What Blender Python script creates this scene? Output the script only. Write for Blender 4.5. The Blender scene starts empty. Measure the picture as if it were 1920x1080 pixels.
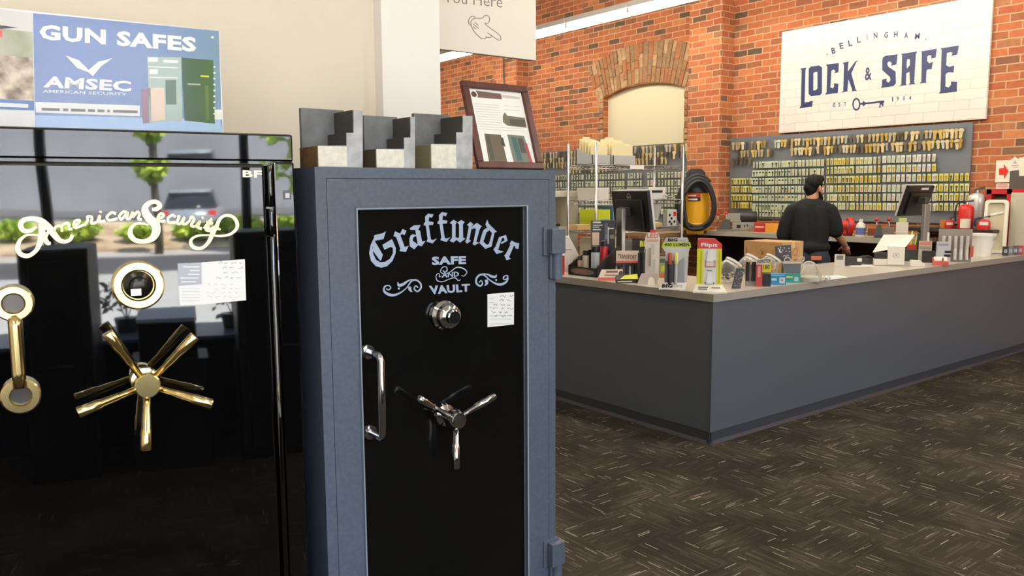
import bpy, math, random
from mathutils import Matrix, Vector
S = bpy.context.scene
COL = S.collection
PI = math.pi
random.seed(7)

# ------------------------------------------------------------------ camera
FPX, CAM = 1524.6, Vector((0, 0, 1.55))
YAW, PITCH, ROLL = math.radians(52.4315), math.radians(-6.7422), math.radians(0.3537)
_f = Vector((math.cos(YAW)*math.cos(PITCH), math.sin(YAW)*math.cos(PITCH), math.sin(PITCH)))
_r0 = Vector((math.sin(YAW), -math.cos(YAW), 0)); _d0 = _f.cross(_r0)
_r = math.cos(ROLL)*_r0 + math.sin(ROLL)*_d0
_d = -math.sin(ROLL)*_r0 + math.cos(ROLL)*_d0
cd = bpy.data.cameras.new('camera'); cam = bpy.data.objects.new('camera', cd); COL.objects.link(cam)
cd.sensor_width = 36; cd.lens = FPX/1920*36; cd.clip_start = .05; cd.clip_end = 200
u_ = -_d; b_ = -_f
cam.matrix_world = Matrix(((_r.x, u_.x, b_.x, CAM.x), (_r.y, u_.y, b_.y, CAM.y), (_r.z, u_.z, b_.z, CAM.z), (0, 0, 0, 1)))
S.camera = cam
def ray(x, y): return _r*((x-960)/FPX) + _d*((y-540)/FPX) + _f
def onz(x, y, z): d = ray(x, y); return CAM + d*((z-CAM.z)/d.z)
def onx(x, y, X): d = ray(x, y); return CAM + d*(X/d.x)
def ony(x, y, Y): d = ray(x, y); return CAM + d*(Y/d.y)
def onpl(x, y, P, ang, tilt=0.0):          # vertical plane through P whose width runs along ang (tilt leans it back)
    d = ray(x, y); n = Vector((-math.sin(ang)*math.cos(tilt), math.cos(ang)*math.cos(tilt), -math.sin(tilt)))
    return CAM + d*(n.dot(Vector(P)-CAM)/n.dot(d))

# ------------------------------------------------------------------ world, sun, exposure
vs = S.view_settings
S.display_settings.display_device = 'sRGB'
vs.view_transform = 'Standard'; vs.look = 'None'; vs.gamma = 1; vs.use_curve_mapping = False
vs.exposure = 0.0
W = bpy.data.worlds.new('sky'); S.world = W; W.use_nodes = True
bg = W.node_tree.nodes['Background']
bg.inputs['Color'].default_value = (.62, .78, 1.0, 1); bg.inputs['Strength'].default_value = 12.0
sl = bpy.data.lights.new('sun', 'SUN'); sl.energy = 80.0; sl.angle = math.radians(.6); sl.color = (1, .95, .86)
so = bpy.data.objects.new('sun', sl); COL.objects.link(so)
so.rotation_euler = Vector((-.35, -.75, -1.35)).to_track_quat('-Z', 'Y').to_euler(); so.location = (0, -10, 14)
so['kind'] = 'structure'
TUBE = 42.0       # emission of the ceiling tubes
S.cycles.use_denoising = True
S.cycles.max_bounces = 8; S.cycles.diffuse_bounces = 4; S.cycles.glossy_bounces = 4
S.cycles.sample_clamp_indirect = 6.0
S.cycles.caustics_reflective = False; S.cycles.caustics_refractive = False

# ------------------------------------------------------------------ materials
def lin(c):
    return tuple(((v/255)/12.92 if v/255 <= .04045 else ((v/255+.055)/1.055)**2.4) for v in c)
MATS = {}
def mat(name, c, rough=.5, metal=0.0, ior=1.5, spec=.5, alpha=1, trans=0, emit=None, noise=None, bump=None, coat=0):
    if name in MATS: return MATS[name]
    m = bpy.data.materials.new(name); m.use_nodes = True; MATS[name] = m
    nt = m.node_tree; b = nt.nodes['Principled BSDF']
    b.inputs['Base Color'].default_value = (*lin(c), 1)
    b.inputs['Roughness'].default_value = rough; b.inputs['Metallic'].default_value = metal
    b.inputs['IOR'].default_value = ior; b.inputs['Specular IOR Level'].default_value = spec
    b.inputs['Transmission Weight'].default_value = trans; b.inputs['Alpha'].default_value = alpha
    b.inputs['Coat Weight'].default_value = coat
    if emit: b.inputs['Emission Color'].default_value = (*lin(emit[0]), 1); b.inputs['Emission Strength'].default_value = emit[1]
    if noise:      # (scale, second colour)
        t = nt.nodes.new('ShaderNodeTexNoise'); t.inputs['Scale'].default_value = noise[0]; t.inputs['Detail'].default_value = 5
        g = nt.nodes.new('ShaderNodeNewGeometry'); nt.links.new(g.outputs['Position'], t.inputs['Vector'])
        r = nt.nodes.new('ShaderNodeValToRGB'); r.color_ramp.elements[0].position = .35; r.color_ramp.elements[1].position = .65
        r.color_ramp.elements[0].color = (*lin(c), 1); r.color_ramp.elements[1].color = (*lin(noise[1]), 1)
        nt.links.new(t.outputs['Fac'], r.inputs['Fac']); nt.links.new(r.outputs['Color'], b.inputs['Base Color'])
    if bump:       # (scale, strength, distance)
        t = nt.nodes.new('ShaderNodeTexNoise'); t.inputs['Scale'].default_value = bump[0]; t.inputs['Detail'].default_value = 4 if bump[0] > 20 else 1
        g = nt.nodes.new('ShaderNodeNewGeometry'); nt.links.new(g.outputs['Position'], t.inputs['Vector'])
        k = nt.nodes.new('ShaderNodeBump'); k.inputs['Strength'].default_value = bump[1]; k.inputs['Distance'].default_value = bump[2]
        nt.links.new(t.outputs['Fac'], k.inputs['Height']); nt.links.new(k.outputs['Normal'], b.inputs['Normal'])
    return m
def P(r, g, b, rough=.5, **k):             # plain painted / plastic colour by its value
    return mat('paint_%d_%d_%d_%d' % (r, g, b, rough*100), (r, g, b), rough, **k)
WHITE = P(236, 232, 224, .45); BLACK = P(22, 22, 23, .4); DGREY = P(60, 61, 63, .5)
CHROME = mat('chrome', (205, 205, 208), .12, 1); BRASS = mat('polished_brass', (246, 224, 162), .2, 1)
STEEL = mat('steel_wire', (190, 190, 190), .28, 1)
GLOSS = mat('gloss_black_enamel', (6, 6, 7), .025, 0, ior=1.8, bump=(2.6, .22, .004))
SAFEGREY = mat('textured_grey_paint', (80, 88, 103), .55, bump=(260, .35, .0012), noise=(90, (88, 96, 111)))
SATIN = mat('satin_black_enamel', (17, 17, 18), .22, 0, ior=1.45)
SILVER = P(160, 172, 196, .5)
CLEAR = mat('clear_plastic', (245, 245, 240), .05, 0, ior=1.35, trans=1)
PAPER = P(238, 236, 232, .7); INK = P(60, 60, 66, .7); GREYINK = P(150, 150, 155, .7)
RED = P(205, 40, 38, .4); YELLOW = P(228, 226, 40, .5); ORANGE = P(226, 130, 40, .5)
CARD = mat('cardboard', (186, 146, 96), .8, noise=(25, (178, 136, 86)))
WOODFRAME = mat('mahogany_frame', (92, 42, 32), .35, noise=(40, (74, 32, 24)))
LAMINATE = mat('speckled_laminate', (200, 191, 176), .25, noise=(160, (188, 179, 165)))
CLAD = mat('charcoal_panel', (84, 88, 92), .42)
KICK = mat('vinyl_kick_strip', (58, 60, 64), .4)
CREAM = mat('cream_paint', (228, 214, 190), .7)
IVORY = mat('ivory_panel', (216, 206, 172), .6)
COLUMNWHITE = mat('white_plaster', (246, 243, 238), .7, bump=(30, .15, .003))

def brick_material():
    m = bpy.data.materials.new('old_red_brick'); m.use_nodes = True; nt = m.node_tree; N = nt.nodes; L = nt.links
    b = N['Principled BSDF']; b.inputs['Roughness'].default_value = .85; b.inputs['Specular IOR Level'].default_value = .2
    g = N.new('ShaderNodeNewGeometry'); sp = N.new('ShaderNodeSeparateXYZ'); sn = N.new('ShaderNodeSeparateXYZ')
    L.new(g.outputs['Position'], sp.inputs[0]); L.new(g.outputs['True Normal'], sn.inputs[0])
    ab = N.new('ShaderNodeMath'); ab.operation = 'ABSOLUTE'; L.new(sn.outputs['X'], ab.inputs[0])
    gt = N.new('ShaderNodeMath'); gt.operation = 'GREATER_THAN'; gt.inputs[1].default_value = .5; L.new(ab.outputs[0], gt.inputs[0])
    mx = N.new('ShaderNodeMix'); L.new(gt.outputs[0], mx.inputs[0]); L.new(sp.outputs['X'], mx.inputs[2]); L.new(sp.outputs['Y'], mx.inputs[3])
    cb = N.new('ShaderNodeCombineXYZ'); L.new(mx.outputs[0], cb.inputs[0]); L.new(sp.outputs['Z'], cb.inputs[1])
    wn = N.new('ShaderNodeTexNoise'); wn.inputs['Scale'].default_value = 7; L.new(g.outputs['Position'], wn.inputs['Vector'])
    vm = N.new('ShaderNodeVectorMath'); vm.operation = 'MULTIPLY_ADD'; vm.inputs[1].default_value = (.02, .02, 0); L.new(wn.outputs['Color'], vm.inputs[0]); L.new(cb.outputs[0], vm.inputs[2])
    br = N.new('ShaderNodeTexBrick'); L.new(vm.outputs[0], br.inputs['Vector'])
    br.inputs['Scale'].default_value = 1; br.inputs['Brick Width'].default_value = .222; br.inputs['Row Height'].default_value = .0785
    br.inputs['Mortar Size'].default_value = .0065; br.inputs['Mortar Smooth'].default_value = .25; br.inputs['Bias'].default_value = 0
    br.inputs['Color1'].default_value = (0, 0, 0, 1); br.inputs['Color2'].default_value = (1, 1, 1, 1); br.inputs['Mortar'].default_value = (.5, .5, .5, 1)
    br.offset = .5
    rp = N.new('ShaderNodeValToRGB'); L.new(br.outputs['Color'], rp.inputs['Fac']); e = rp.color_ramp.elements
    cols = [(0, (92, 76, 62)), (.1, (140, 92, 66)), (.28, (168, 98, 66)), (.5, (182, 108, 68)), (.7, (164, 90, 62)), (.9, (192, 122, 78)), (1, (120, 92, 74))]
    e[0].position = 0; e[0].color = (*lin(cols[0][1]), 1); e[1].position = 1; e[1].color = (*lin(cols[-1][1]), 1)
    for p, c in cols[1:-1]: k = e.new(p); k.color = (*lin(c), 1)
    n2 = N.new('ShaderNodeTexNoise'); n2.inputs['Scale'].default_value = 22; n2.inputs['Detail'].default_value = 6; L.new(g.outputs['Position'], n2.inputs['Vector'])
    hs = N.new('ShaderNodeHueSaturation'); mr = N.new('ShaderNodeMapRange'); mr.inputs[3].default_value = .72; mr.inputs[4].default_value = 1.3
    L.new(n2.outputs['Fac'], mr.inputs[0]); L.new(mr.outputs[0], hs.inputs['Value']); L.new(rp.outputs['Color'], hs.inputs['Color'])
    mm = N.new('ShaderNodeMix'); mm.data_type = 'RGBA'; mm.inputs[7].default_value = (*lin((192, 158, 124)), 1)
    L.new(br.outputs['Fac'], mm.inputs[0]); L.new(hs.outputs['Color'], mm.inputs[6]); L.new(mm.outputs[2], b.inputs['Base Color'])
    iv = N.new('ShaderNodeMath'); iv.operation = 'SUBTRACT'; iv.inputs[0].default_value = 1; L.new(br.outputs['Fac'], iv.inputs[1])
    ad = N.new('ShaderNodeMath'); ad.operation = 'MULTIPLY_ADD'; ad.inputs[1].default_value = .4; L.new(n2.outputs['Fac'], ad.inputs[0]); L.new(iv.outputs[0], ad.inputs[2])
    bp = N.new('ShaderNodeBump'); bp.inputs['Strength'].default_value = .7; bp.inputs['Distance'].default_value = .008
    L.new(ad.outputs[0], bp.inputs['Height']); L.new(bp.outputs['Normal'], b.inputs['Normal'])
    return m
BRICK = brick_material()

def carpet_material():
    m = bpy.data.materials.new('dashed_carpet_tile'); m.use_nodes = True; nt = m.node_tree; N = nt.nodes; L = nt.links
    b = N['Principled BSDF']; b.inputs['Roughness'].default_value = .95; b.inputs['Specular IOR Level'].default_value = .1
    g = N.new('ShaderNodeNewGeometry'); sp = N.new('ShaderNodeSeparateXYZ'); L.new(g.outputs['Position'], sp.inputs[0])
    def M(op, a, bb=None, cc=None):
        n = N.new('ShaderNodeMath'); n.operation = op
        for i, v in enumerate((a, bb, cc)):
            if v is None: continue
            if isinstance(v, (int, float)): n.inputs[i].default_value = v
            else: L.new(v, n.inputs[i])
        return n.outputs[0]
    X, Y = sp.outputs['X'], sp.outputs['Y']
    T = .34
    ix, iy = M('FLOOR', M('DIVIDE', X, T)), M('FLOOR', M('DIVIDE', Y, T))
    par = M('MODULO', M('ADD', M('ADD', ix, iy), 100), 2.0)
    def mixf(f, a, bb): return M('ADD', M('MULTIPLY', a, M('SUBTRACT', 1.0, f)), M('MULTIPLY', bb, f))
    along, across = mixf(par, X, Y), mixf(par, Y, X)
    def dashes(wl, wc, seed, lo, hi):
        row = M('FLOOR', M('DIVIDE', across, wc))
        w1 = N.new('ShaderNodeTexWhiteNoise'); w1.noise_dimensions = '1D'; L.new(M('ADD', row, seed), w1.inputs['W'])
        seg = M('FLOOR', M('ADD', M('DIVIDE', along, wl), M('MULTIPLY', w1.outputs['Value'], 17.3)))
        c = N.new('ShaderNodeCombineXYZ'); L.new(row, c.inputs[0]); L.new(seg, c.inputs[1]); c.inputs[2].default_value = seed
        w2 = N.new('ShaderNodeTexWhiteNoise'); L.new(c.outputs[0], w2.inputs['Vector'])
        mr = N.new('ShaderNodeMapRange'); mr.inputs[1].default_value = lo; mr.inputs[2].default_value = hi; L.new(w2.outputs['Value'], mr.inputs[0])
        fr = M('FRACT', M('DIVIDE', across, wc)); band = M('LESS_THAN', M('ABSOLUTE', M('SUBTRACT', fr, .5)), .36)
        return M('MULTIPLY', mr.outputs[0], band)
    d1 = dashes(.10, .0085, 3.1, .78, 1.0); d2 = dashes(.13, .02, 8.7, .45, 1.0); d3 = dashes(.075, .0058, 5.5, .968, .99)
    n = N.new('ShaderNodeTexNoise'); n.inputs['Scale'].default_value = 2.4; n.inputs['Detail'].default_value = 3; L.new(g.outputs['Position'], n.inputs['Vector'])
    patch = N.new('ShaderNodeMapRange'); patch.inputs[1].default_value = .42; patch.inputs[2].default_value = .6; L.new(n.outputs['Fac'], patch.inputs[0])
    def mixc(f, a, bb):
        x = N.new('ShaderNodeMix'); x.data_type = 'RGBA'
        L.new(f, x.inputs[0])
        for i, v in ((6, a), (7, bb)):
            if isinstance(v, tuple): x.inputs[i].default_value = (*lin(v), 1)
            else: L.new(v, x.inputs[i])
        return x.outputs[2]
    c = mixc(patch.outputs[0], (50, 45, 37), (64, 57, 47))
    c = mixc(M('MULTIPLY', M('MULTIPLY', d2, .42), M('ADD', .25, M('MULTIPLY', patch.outputs[0], .75))), c, (100, 91, 79))
    c = mixc(M('MULTIPLY', M('MULTIPLY', d1, .42), M('ADD', .35, M('MULTIPLY', patch.outputs[0], .65))), c, (124, 113, 102))
    c = mixc(M('MULTIPLY', d3, .8), c, (178, 165, 147))
    fz = N.new('ShaderNodeTexNoise'); fz.inputs['Scale'].default_value = 420; L.new(g.outputs['Position'], fz.inputs['Vector'])
    hs = N.new('ShaderNodeHueSaturation'); mr = N.new('ShaderNodeMapRange'); mr.inputs[3].default_value = .7; mr.inputs[4].default_value = 1.3
    L.new(fz.outputs['Fac'], mr.inputs[0]); L.new(mr.outputs[0], hs.inputs['Value']); L.new(c, hs.inputs['Color'])
    L.new(hs.outputs['Color'], b.inputs['Base Color'])
    bp = N.new('ShaderNodeBump'); bp.inputs['Strength'].default_value = .4; bp.inputs['Distance'].default_value = .003; L.new(fz.outputs['Fac'], bp.inputs['Height']); L.new(bp.outputs['Normal'], b.inputs['Normal'])
    return m
CARPET = carpet_material()

# ------------------------------------------------------------------ mesh helpers
class MB:
    def __init__(s): s.v = []; s.f = []; s.m = []; s.s = []; s.mats = []; s.x = None
    def mi(s, m):
        if m not in s.mats: s.mats.append(m)
        return s.mats.index(m)
    def add(s, vs, fs, m, smooth=False):
        o = len(s.v); k = s.mi(m)
        s.v += [(s.x @ Vector(p)) if s.x else Vector(p) for p in vs]
        for f in fs: s.f.append([i+o for i in f]); s.m.append(k); s.s.append(smooth)
        return s
    def bx(s, x0, y0, z0, x1, y1, z1, m):
        return s.add([(x0, y0, z0), (x1, y0, z0), (x1, y1, z0), (x0, y1, z0), (x0, y0, z1), (x1, y0, z1), (x1, y1, z1), (x0, y1, z1)],
                     [(0, 3, 2, 1), (4, 5, 6, 7), (0, 1, 5, 4), (1, 2, 6, 5), (2, 3, 7, 6), (3, 0, 4, 7)], m)
    def box(s, cx, cy, cz, sx, sy, sz, m): return s.bx(cx-sx/2, cy-sy/2, cz-sz/2, cx+sx/2, cy+sy/2, cz+sz/2, m)
    def hexa(s, b, t, m):                       # four bottom corners, four top corners
        return s.add(list(b)+list(t), [(0, 3, 2, 1), (4, 5, 6, 7), (0, 1, 5, 4), (1, 2, 6, 5), (2, 3, 7, 6), (3, 0, 4, 7)], m)
    def prism(s, poly, a, b, m, ax='y'):        # poly in (x,z) pushed along y, or (x,y) along z, or (y,z) along x
        f = {'y': lambda p, t: (p[0], t, p[1]), 'z': lambda p, t: (p[0], p[1], t), 'x': lambda p, t: (t, p[0], p[1])}[ax]
        n = len(poly); vs = [f(p, a) for p in poly]+[f(p, b) for p in poly]
        return s.add(vs, [tuple(range(n)), tuple(range(2*n-1, n-1, -1))]+[(i, i+n, (i+1) % n+n, (i+1) % n) for i in range(n)], m)
    def lathe(s, prof, n, m, c=(0, 0, 0), ax='z', smooth=True, arc=2*PI):
        cl = arc > 6.28; runs = [[prof[0]]]                      # sharp corners of the profile split the smooth shading
        for i in range(1, len(prof)):
            runs[-1].append(prof[i])
            if i < len(prof)-1:
                a = (prof[i][0]-prof[i-1][0], prof[i][1]-prof[i-1][1]); b = (prof[i+1][0]-prof[i][0], prof[i+1][1]-prof[i][1])
                h = math.hypot(*a)*math.hypot(*b)
                if h < 1e-12 or (a[0]*b[0]+a[1]*b[1])/h < .8: runs.append([prof[i]])
        for run in runs:
            vs = []; fs = []; k = len(run)
            for i in range(n if cl else n+1):
                a = arc*i/n; ca, sa = math.cos(a), math.sin(a)
                for r, z in run:
                    p = (r*ca, r*sa, z)
                    if ax == 'y': p = (r*ca, z, r*sa)
                    if ax == 'x': p = (z, r*ca, r*sa)
                    vs.append((c[0]+p[0], c[1]+p[1], c[2]+p[2]))
            for i in range(n):
                j = (i+1) % n if cl else i+1
                for q in range(k-1): fs.append((i*k+q, j*k+q, j*k+q+1, i*k+q+1))
            s.add(vs, fs, m, smooth)
        return s
    def cyl(s, c, r, h, m, n=16, ax='z', r2=None):
        r2 = r if r2 is None else r2
        return s.lathe([(0, 0), (r, 0), (r2, h), (0, h)], n, m, c, ax, smooth=False if n < 7 else True)
    def tube(s, pts, r, m, n=8, closed=False, caps=True):
        pts = [Vector(p) for p in pts]; N = len(pts); vs = []; fs = []; up = None
        for i, p in enumerate(pts):
            a = pts[(i-1) % N] if (closed or i > 0) else p; b = pts[(i+1) % N] if (closed or i < N-1) else p
            t = (b-a); t = t.normalized() if t.length > 1e-9 else Vector((0, 0, 1))
            if up is None: up = t.orthogonal().normalized()
            up = (up - t*up.dot(t)); up = up.normalized() if up.length > 1e-6 else t.orthogonal().normalized()
            w = t.cross(up); rr = r[i] if isinstance(r, (list, tuple)) else r
            for k in range(n): a2 = 2*PI*k/n; vs.append(p+(up*math.cos(a2)+w*math.sin(a2))*rr)
        for i in range(N if closed else N-1):
            j = (i+1) % N
            for k in range(n): fs.append((i*n+k, i*n+(k+1) % n, j*n+(k+1) % n, j*n+k))
        if caps and not closed: fs += [tuple(range(n-1, -1, -1)), tuple((N-1)*n+k for k in range(n))]
        return s.add(vs, fs, m, True)
    def ell(s, c, r, m, n=12, k=8, smooth=True):
        vs = [(c[0], c[1], c[2]-r[2])]; fs = []
        for i in range(1, k):
            a = -PI/2+PI*i/k
            for j in range(n): b = 2*PI*j/n; vs.append((c[0]+r[0]*math.cos(a)*math.cos(b), c[1]+r[1]*math.cos(a)*math.sin(b), c[2]+r[2]*math.sin(a)))
        vs.append((c[0], c[1], c[2]+r[2])); t = len(vs)-1
        for j in range(n):
            fs.append((0, 1+(j+1) % n, 1+j)); fs.append((t, 1+(k-2)*n+j, 1+(k-2)*n+(j+1) % n))
            for i in range(k-2): fs.append((1+i*n+j, 1+i*n+(j+1) % n, 1+(i+1)*n+(j+1) % n, 1+(i+1)*n+j))
        return s.add(vs, fs, m, smooth)
    def build(s, name, parent=None, loc=None, rot=None, bevel=0, seg=2):
        me = bpy.data.meshes.new(name); me.from_pydata([tuple(p) for p in s.v], [], s.f)
        for m in s.mats: me.materials.append(m)
        me.polygons.foreach_set('material_index', s.m); me.polygons.foreach_set('use_smooth', s.s); me.update()
        o = bpy.data.objects.new(name, me); COL.objects.link(o)
        if parent: o.parent = parent
        if loc is not None: o.location = loc
        if rot is not None: o.rotation_euler = rot if not isinstance(rot, (int, float)) else (0, 0, rot)
        if bevel:
            b = o.modifiers.new('bevel', 'BEVEL'); b.width = bevel; b.segments = seg; b.limit_method = 'ANGLE'; b.angle_limit = math.radians(40)
        return o
def tag(o, label, cat, group=None):
    o['label'] = label; o['category'] = cat
    if group: o['group'] = group
    return o
def thing(name, label, cat, loc=(0, 0, 0), rz=0, group=None):
    o = bpy.data.objects.new(name, None); COL.objects.link(o); o.location = loc; o.rotation_euler = (0, 0, rz); o.empty_display_size = .05
    return tag(o, label, cat, group)
def struct(o): o['kind'] = 'structure'; return o
def copy_tree(o, parent=None, keep=True):
    c = o.copy(); COL.objects.link(c)
    if parent: c.parent = parent
    for ch in list(o.children): copy_tree(ch, c)
    return c
def face_cam(p, off=0): return math.atan2(-p[0], p[1]) + off

# flat lettering: polygons or text laid out in photograph coordinates, carried onto a real plane
def fill2d(polys, holes=()):
    cu = bpy.data.curves.new('c', 'CURVE'); cu.dimensions = '2D'; cu.fill_mode = 'BOTH'
    for pl in list(polys)+list(holes):
        sp = cu.splines.new('POLY'); sp.points.add(len(pl)-1); sp.use_cyclic_u = True
        for q, p in zip(sp.points, pl): q.co = (p[0], p[1], 0, 1)
    return _take(cu)
def _take(cu):
    ob = bpy.data.objects.new('c', cu); COL.objects.link(ob); dg = bpy.context.evaluated_depsgraph_get()
    me = bpy.data.meshes.new_from_object(ob.evaluated_get(dg))
    vs = [v.co.copy() for v in me.vertices]; fs = [tuple(p.vertices) for p in me.polygons]
    bpy.data.objects.remove(ob); bpy.data.curves.remove(cu); bpy.data.meshes.remove(me)
    return vs, fs
_TX = {}
def textmesh(body, bold=0, res=2):
    k = (body, bold, res)
    if k not in _TX:
        cu = bpy.data.curves.new('t', 'FONT'); cu.body = body; cu.offset = bold; cu.resolution_u = res; cu.space_character = 1+bold*1.5
        _TX[k] = _take(cu)
    return _TX[k]
def text_quad(mb, body, q, m, fn, bold=0):      # text stretched into quad TL,TR,BR,BL, each corner carried by fn(x, y)
    vs, fs = textmesh(body, bold)
    x0 = min(v.x for v in vs); x1 = max(v.x for v in vs); y0 = min(v.y for v in vs); y1 = max(v.y for v in vs)
    out = []
    for v in vs:
        a = (v.x-x0)/(x1-x0); b = (y1-v.y)/max(y1-y0, 1e-6)
        X = (q[0][0]*(1-a)+q[1][0]*a)*(1-b)+(q[3][0]*(1-a)+q[2][0]*a)*b
        Y = (q[0][1]*(1-a)+q[1][1]*a)*(1-b)+(q[3][1]*(1-a)+q[2][1]*a)*b
        out.append(fn(X, Y))
    mb.add(out, fs, m)
def rect(mb, x0, y0, x1, y1, m, fn): mb.add([fn(x0, y0), fn(x0, y1), fn(x1, y1), fn(x1, y0)], [(0, 1, 2, 3)], m)
def quad(mb, pts, m, fn): mb.add([fn(*p) for p in pts], [tuple(range(len(pts)))], m)
def poly_px(mb, polys, m, fn, holes=()):
    vs, fs = fill2d(polys, holes); mb.add([fn(v.x, v.y) for v in vs], fs, m)
def spline(pts, n=6):
    out = []; N = len(pts)
    for i in range(N-1):
        p0, p1, p2, p3 = pts[max(i-1, 0)], pts[i], pts[i+1], pts[min(i+2, N-1)]
        for k in range(n):
            t = k/n
            out.append(tuple(.5*(2*b+(c-a)*t+(2*a-5*b+4*c-d)*t*t+(3*b-a-3*c+d)*t**3) for a, b, c, d in zip(p0, p1, p2, p3)))
    out.append(tuple(pts[-1])); return out
def ribbon(mb, pts, w, m, fn, n=6, thick=0, ends=None):   # pts (x,y) in photo px, w = full width in px (or list)
    q = spline(pts, n); L = len(q)
    W_ = [w]*L if not isinstance(w, (list, tuple)) else [p[0] for p in spline([(x,) for x in w], n)]
    l, r = [], []
    for i, p in enumerate(q):
        a = q[max(i-1, 0)]; b = q[min(i+1, L-1)]; dx, dy = b[0]-a[0], b[1]-a[1]; h = math.hypot(dx, dy) or 1
        l.append((p[0]-dy/h*W_[i]/2, p[1]+dx/h*W_[i]/2)); r.append((p[0]+dy/h*W_[i]/2, p[1]-dx/h*W_[i]/2))
    if not thick:
        mb.add([fn(*p) for p in l+r], [(i, i+1, L+i+1, L+i) for i in range(L-1)], m)
    else:
        vs = [fn(*p) for p in l+r]+[fn(*p, thick) for p in l+r]; K = 2*L
        fs = [(i, i+1, K+i+1, K+i) for i in range(L-1)]+[(L+i, K+L+i, K+L+i+1, L+i+1) for i in range(L-1)]+[(K+i, K+i+1, K+L+i+1, K+L+i) for i in range(L-1)]
        fs += [(0, K, K+L, L), (L-1, 2*L-1, K+2*L-1, K+L-1)]
        mb.add(vs, fs, m)
# ------------------------------------------------------------------ the room
XW, YF, YB, H, XL = 8.65, -2.2, 13.6, 4.9, -3.2
def slab(name, a, b, m): return struct(MB().bx(*a, *b, m).build(name))
slab('floor', (XL-.2, YF-.2, -.12), (XW+.4, YB+.2, 0), CARPET)
slab('ceiling', (XL-.2, YF-.2, H), (XW+.4, YB+.2, H+.15), P(222, 216, 204, .8))
WALLBEIGE = mat('beige_wall_paint', (232, 221, 205), .7)
slab('wall_left', (XL, 2.91, 0), (1.60, 3.01, H), WALLBEIGE)
slab('wall_far', (XL, YB, 0), (XW, YB+.15, H), P(215, 205, 188, .8))
slab('wall_side', (XL-.15, YF, 0), (XL, YB, H), WALLBEIGE)
slab('column', (1.568, 2.85, 0), (1.832, 3.12, H), COLUMNWHITE)
# back brick wall with the blocked arched opening
AY0, AY1, AZ, AR, AC = 7.415, 8.98, 2.925, 2.42, 0.638
AYC = (AY0+AY1)/2
arc = [(AYC+AR*math.sin(t), AC+AR*math.cos(t)) for t in [(-.3290+.6580*i/16) for i in range(17)]]
hole = [(AY0, 1.9)] + [(AY1, 1.9)] + arc[::-1]
vs, fs = fill2d([[(YF-.2, 0), (YB, 0), (YB, H), (YF-.2, H)]], [hole])
bw = MB(); bw.add([(XW, v.x, v.y) for v in vs], fs, BRICK)
n = len(hole)
bw.add([(XW, *p) for p in hole]+[(XW+.13, *p) for p in hole], [(i, (i+1) % n, n+(i+1) % n, n+i) for i in range(n)], BRICK)
bw.bx(XW+.14, YF-.2, 0, XW+.3, YB, H, BRICK)
struct(bw.build('wall_back'))
struct(MB().bx(XW+.10, AY0-.05, 1.85, XW+.13, AY1+.05, 3.15, IVORY).build('window_1'))
for k, (a, b) in enumerate(((6.623, 7.146), (10.774, 11.4))):
    struct(MB().bx(8.406, a, 0, XW, b, H, BRICK).build('brick_pier'))
OLD = [mat('weathered_brick_%s' % n_, c, .9, noise=(18, d)) for n_, c, d in (('tan', (160, 122, 84), (138, 102, 70)), ('red', (164, 108, 70), (146, 96, 62)), ('grey', (146, 118, 86), (126, 100, 72)), ('pale', (184, 152, 112), (156, 122, 86)))]
tb = MB(); W0 = .0297
k = 0; a = -.365
while a < .365:
    w = W0*random.uniform(.8, 1.2); r = AR+.004
    cuts = [.0, random.choice((.2, .22, .1)), random.choice((.38, .42, .33)), .57]
    for c0, c1 in zip(cuts, cuts[1:]):
        m = random.choice(OLD+OLD[:2]); pr = random.uniform(.006, .02); g = .0016
        pts = [(AYC+(r+rr)*math.sin(t), AC+(r+rr)*math.cos(t)) for rr, t in ((c0+.004, a+g), (c1-.004, a+g), (c1-.004, a+w-g), (c0+.004, a+w-g))]
        tb.prism(pts, XW-pr, XW+.02, m, 'x')
    a += w
z = 2.0
while z < 2.92:                                   # rough toothed jambs
    for y0, s in ((AY0, -1), (AY1, 1)):
        w = random.uniform(.05, .11); pr = random.uniform(.004, .02)
        ya, yb = sorted((y0, y0+s*w)); tb.bx(XW-pr, ya, z+.005, XW+.03, yb, z+.07, random.choice(OLD+[OLD[3]]*2))
    z += .0785
struct(tb.build('trim_1', bevel=.004, seg=1))
struct(MB().tube([(8.39, 11.10, .1), (8.39, 11.10, 4.8)], .011, STEEL, 8).build('trim_2'))
# storefront behind the camera
FRAME = P(24, 25, 27, .4)
sf = MB(); sf.bx(XL, YF-.15, 0, XW, YF, .5, P(60, 58, 56, .6)); sf.bx(XL, YF-.15, 3.3, XW, YF, H, P(190, 182, 170, .7))
struct(sf.build('wall_front'))
GL = bpy.data.materials.new('window_glass'); GL.use_nodes = True; nt = GL.node_tree
nt.nodes.remove(nt.nodes['Principled BSDF']); gtr = nt.nodes.new('ShaderNodeBsdfTransparent'); ggl = nt.nodes.new('ShaderNodeBsdfGlossy'); ggl.inputs['Roughness'].default_value = .02
gfr = nt.nodes.new('ShaderNodeFresnel'); gfr.inputs['IOR'].default_value = 1.45; gmx = nt.nodes.new('ShaderNodeMixShader')
nt.links.new(gfr.outputs[0], gmx.inputs[0]); nt.links.new(gtr.outputs[0], gmx.inputs[1]); nt.links.new(ggl.outputs[0], gmx.inputs[2]); nt.links.new(gmx.outputs[0], nt.nodes['Material Output'].inputs['Surface'])
posts = [XL+.04, -1.6, -.33, .925, 2.3, 3.7, 5.1, 6.5, XW-.05]
struct(MB().bx(2.27, YF-.14, .5, 5.13, YF-.01, 3.3, P(70, 66, 62, .8)).build('wall_front_pier'))
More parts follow.
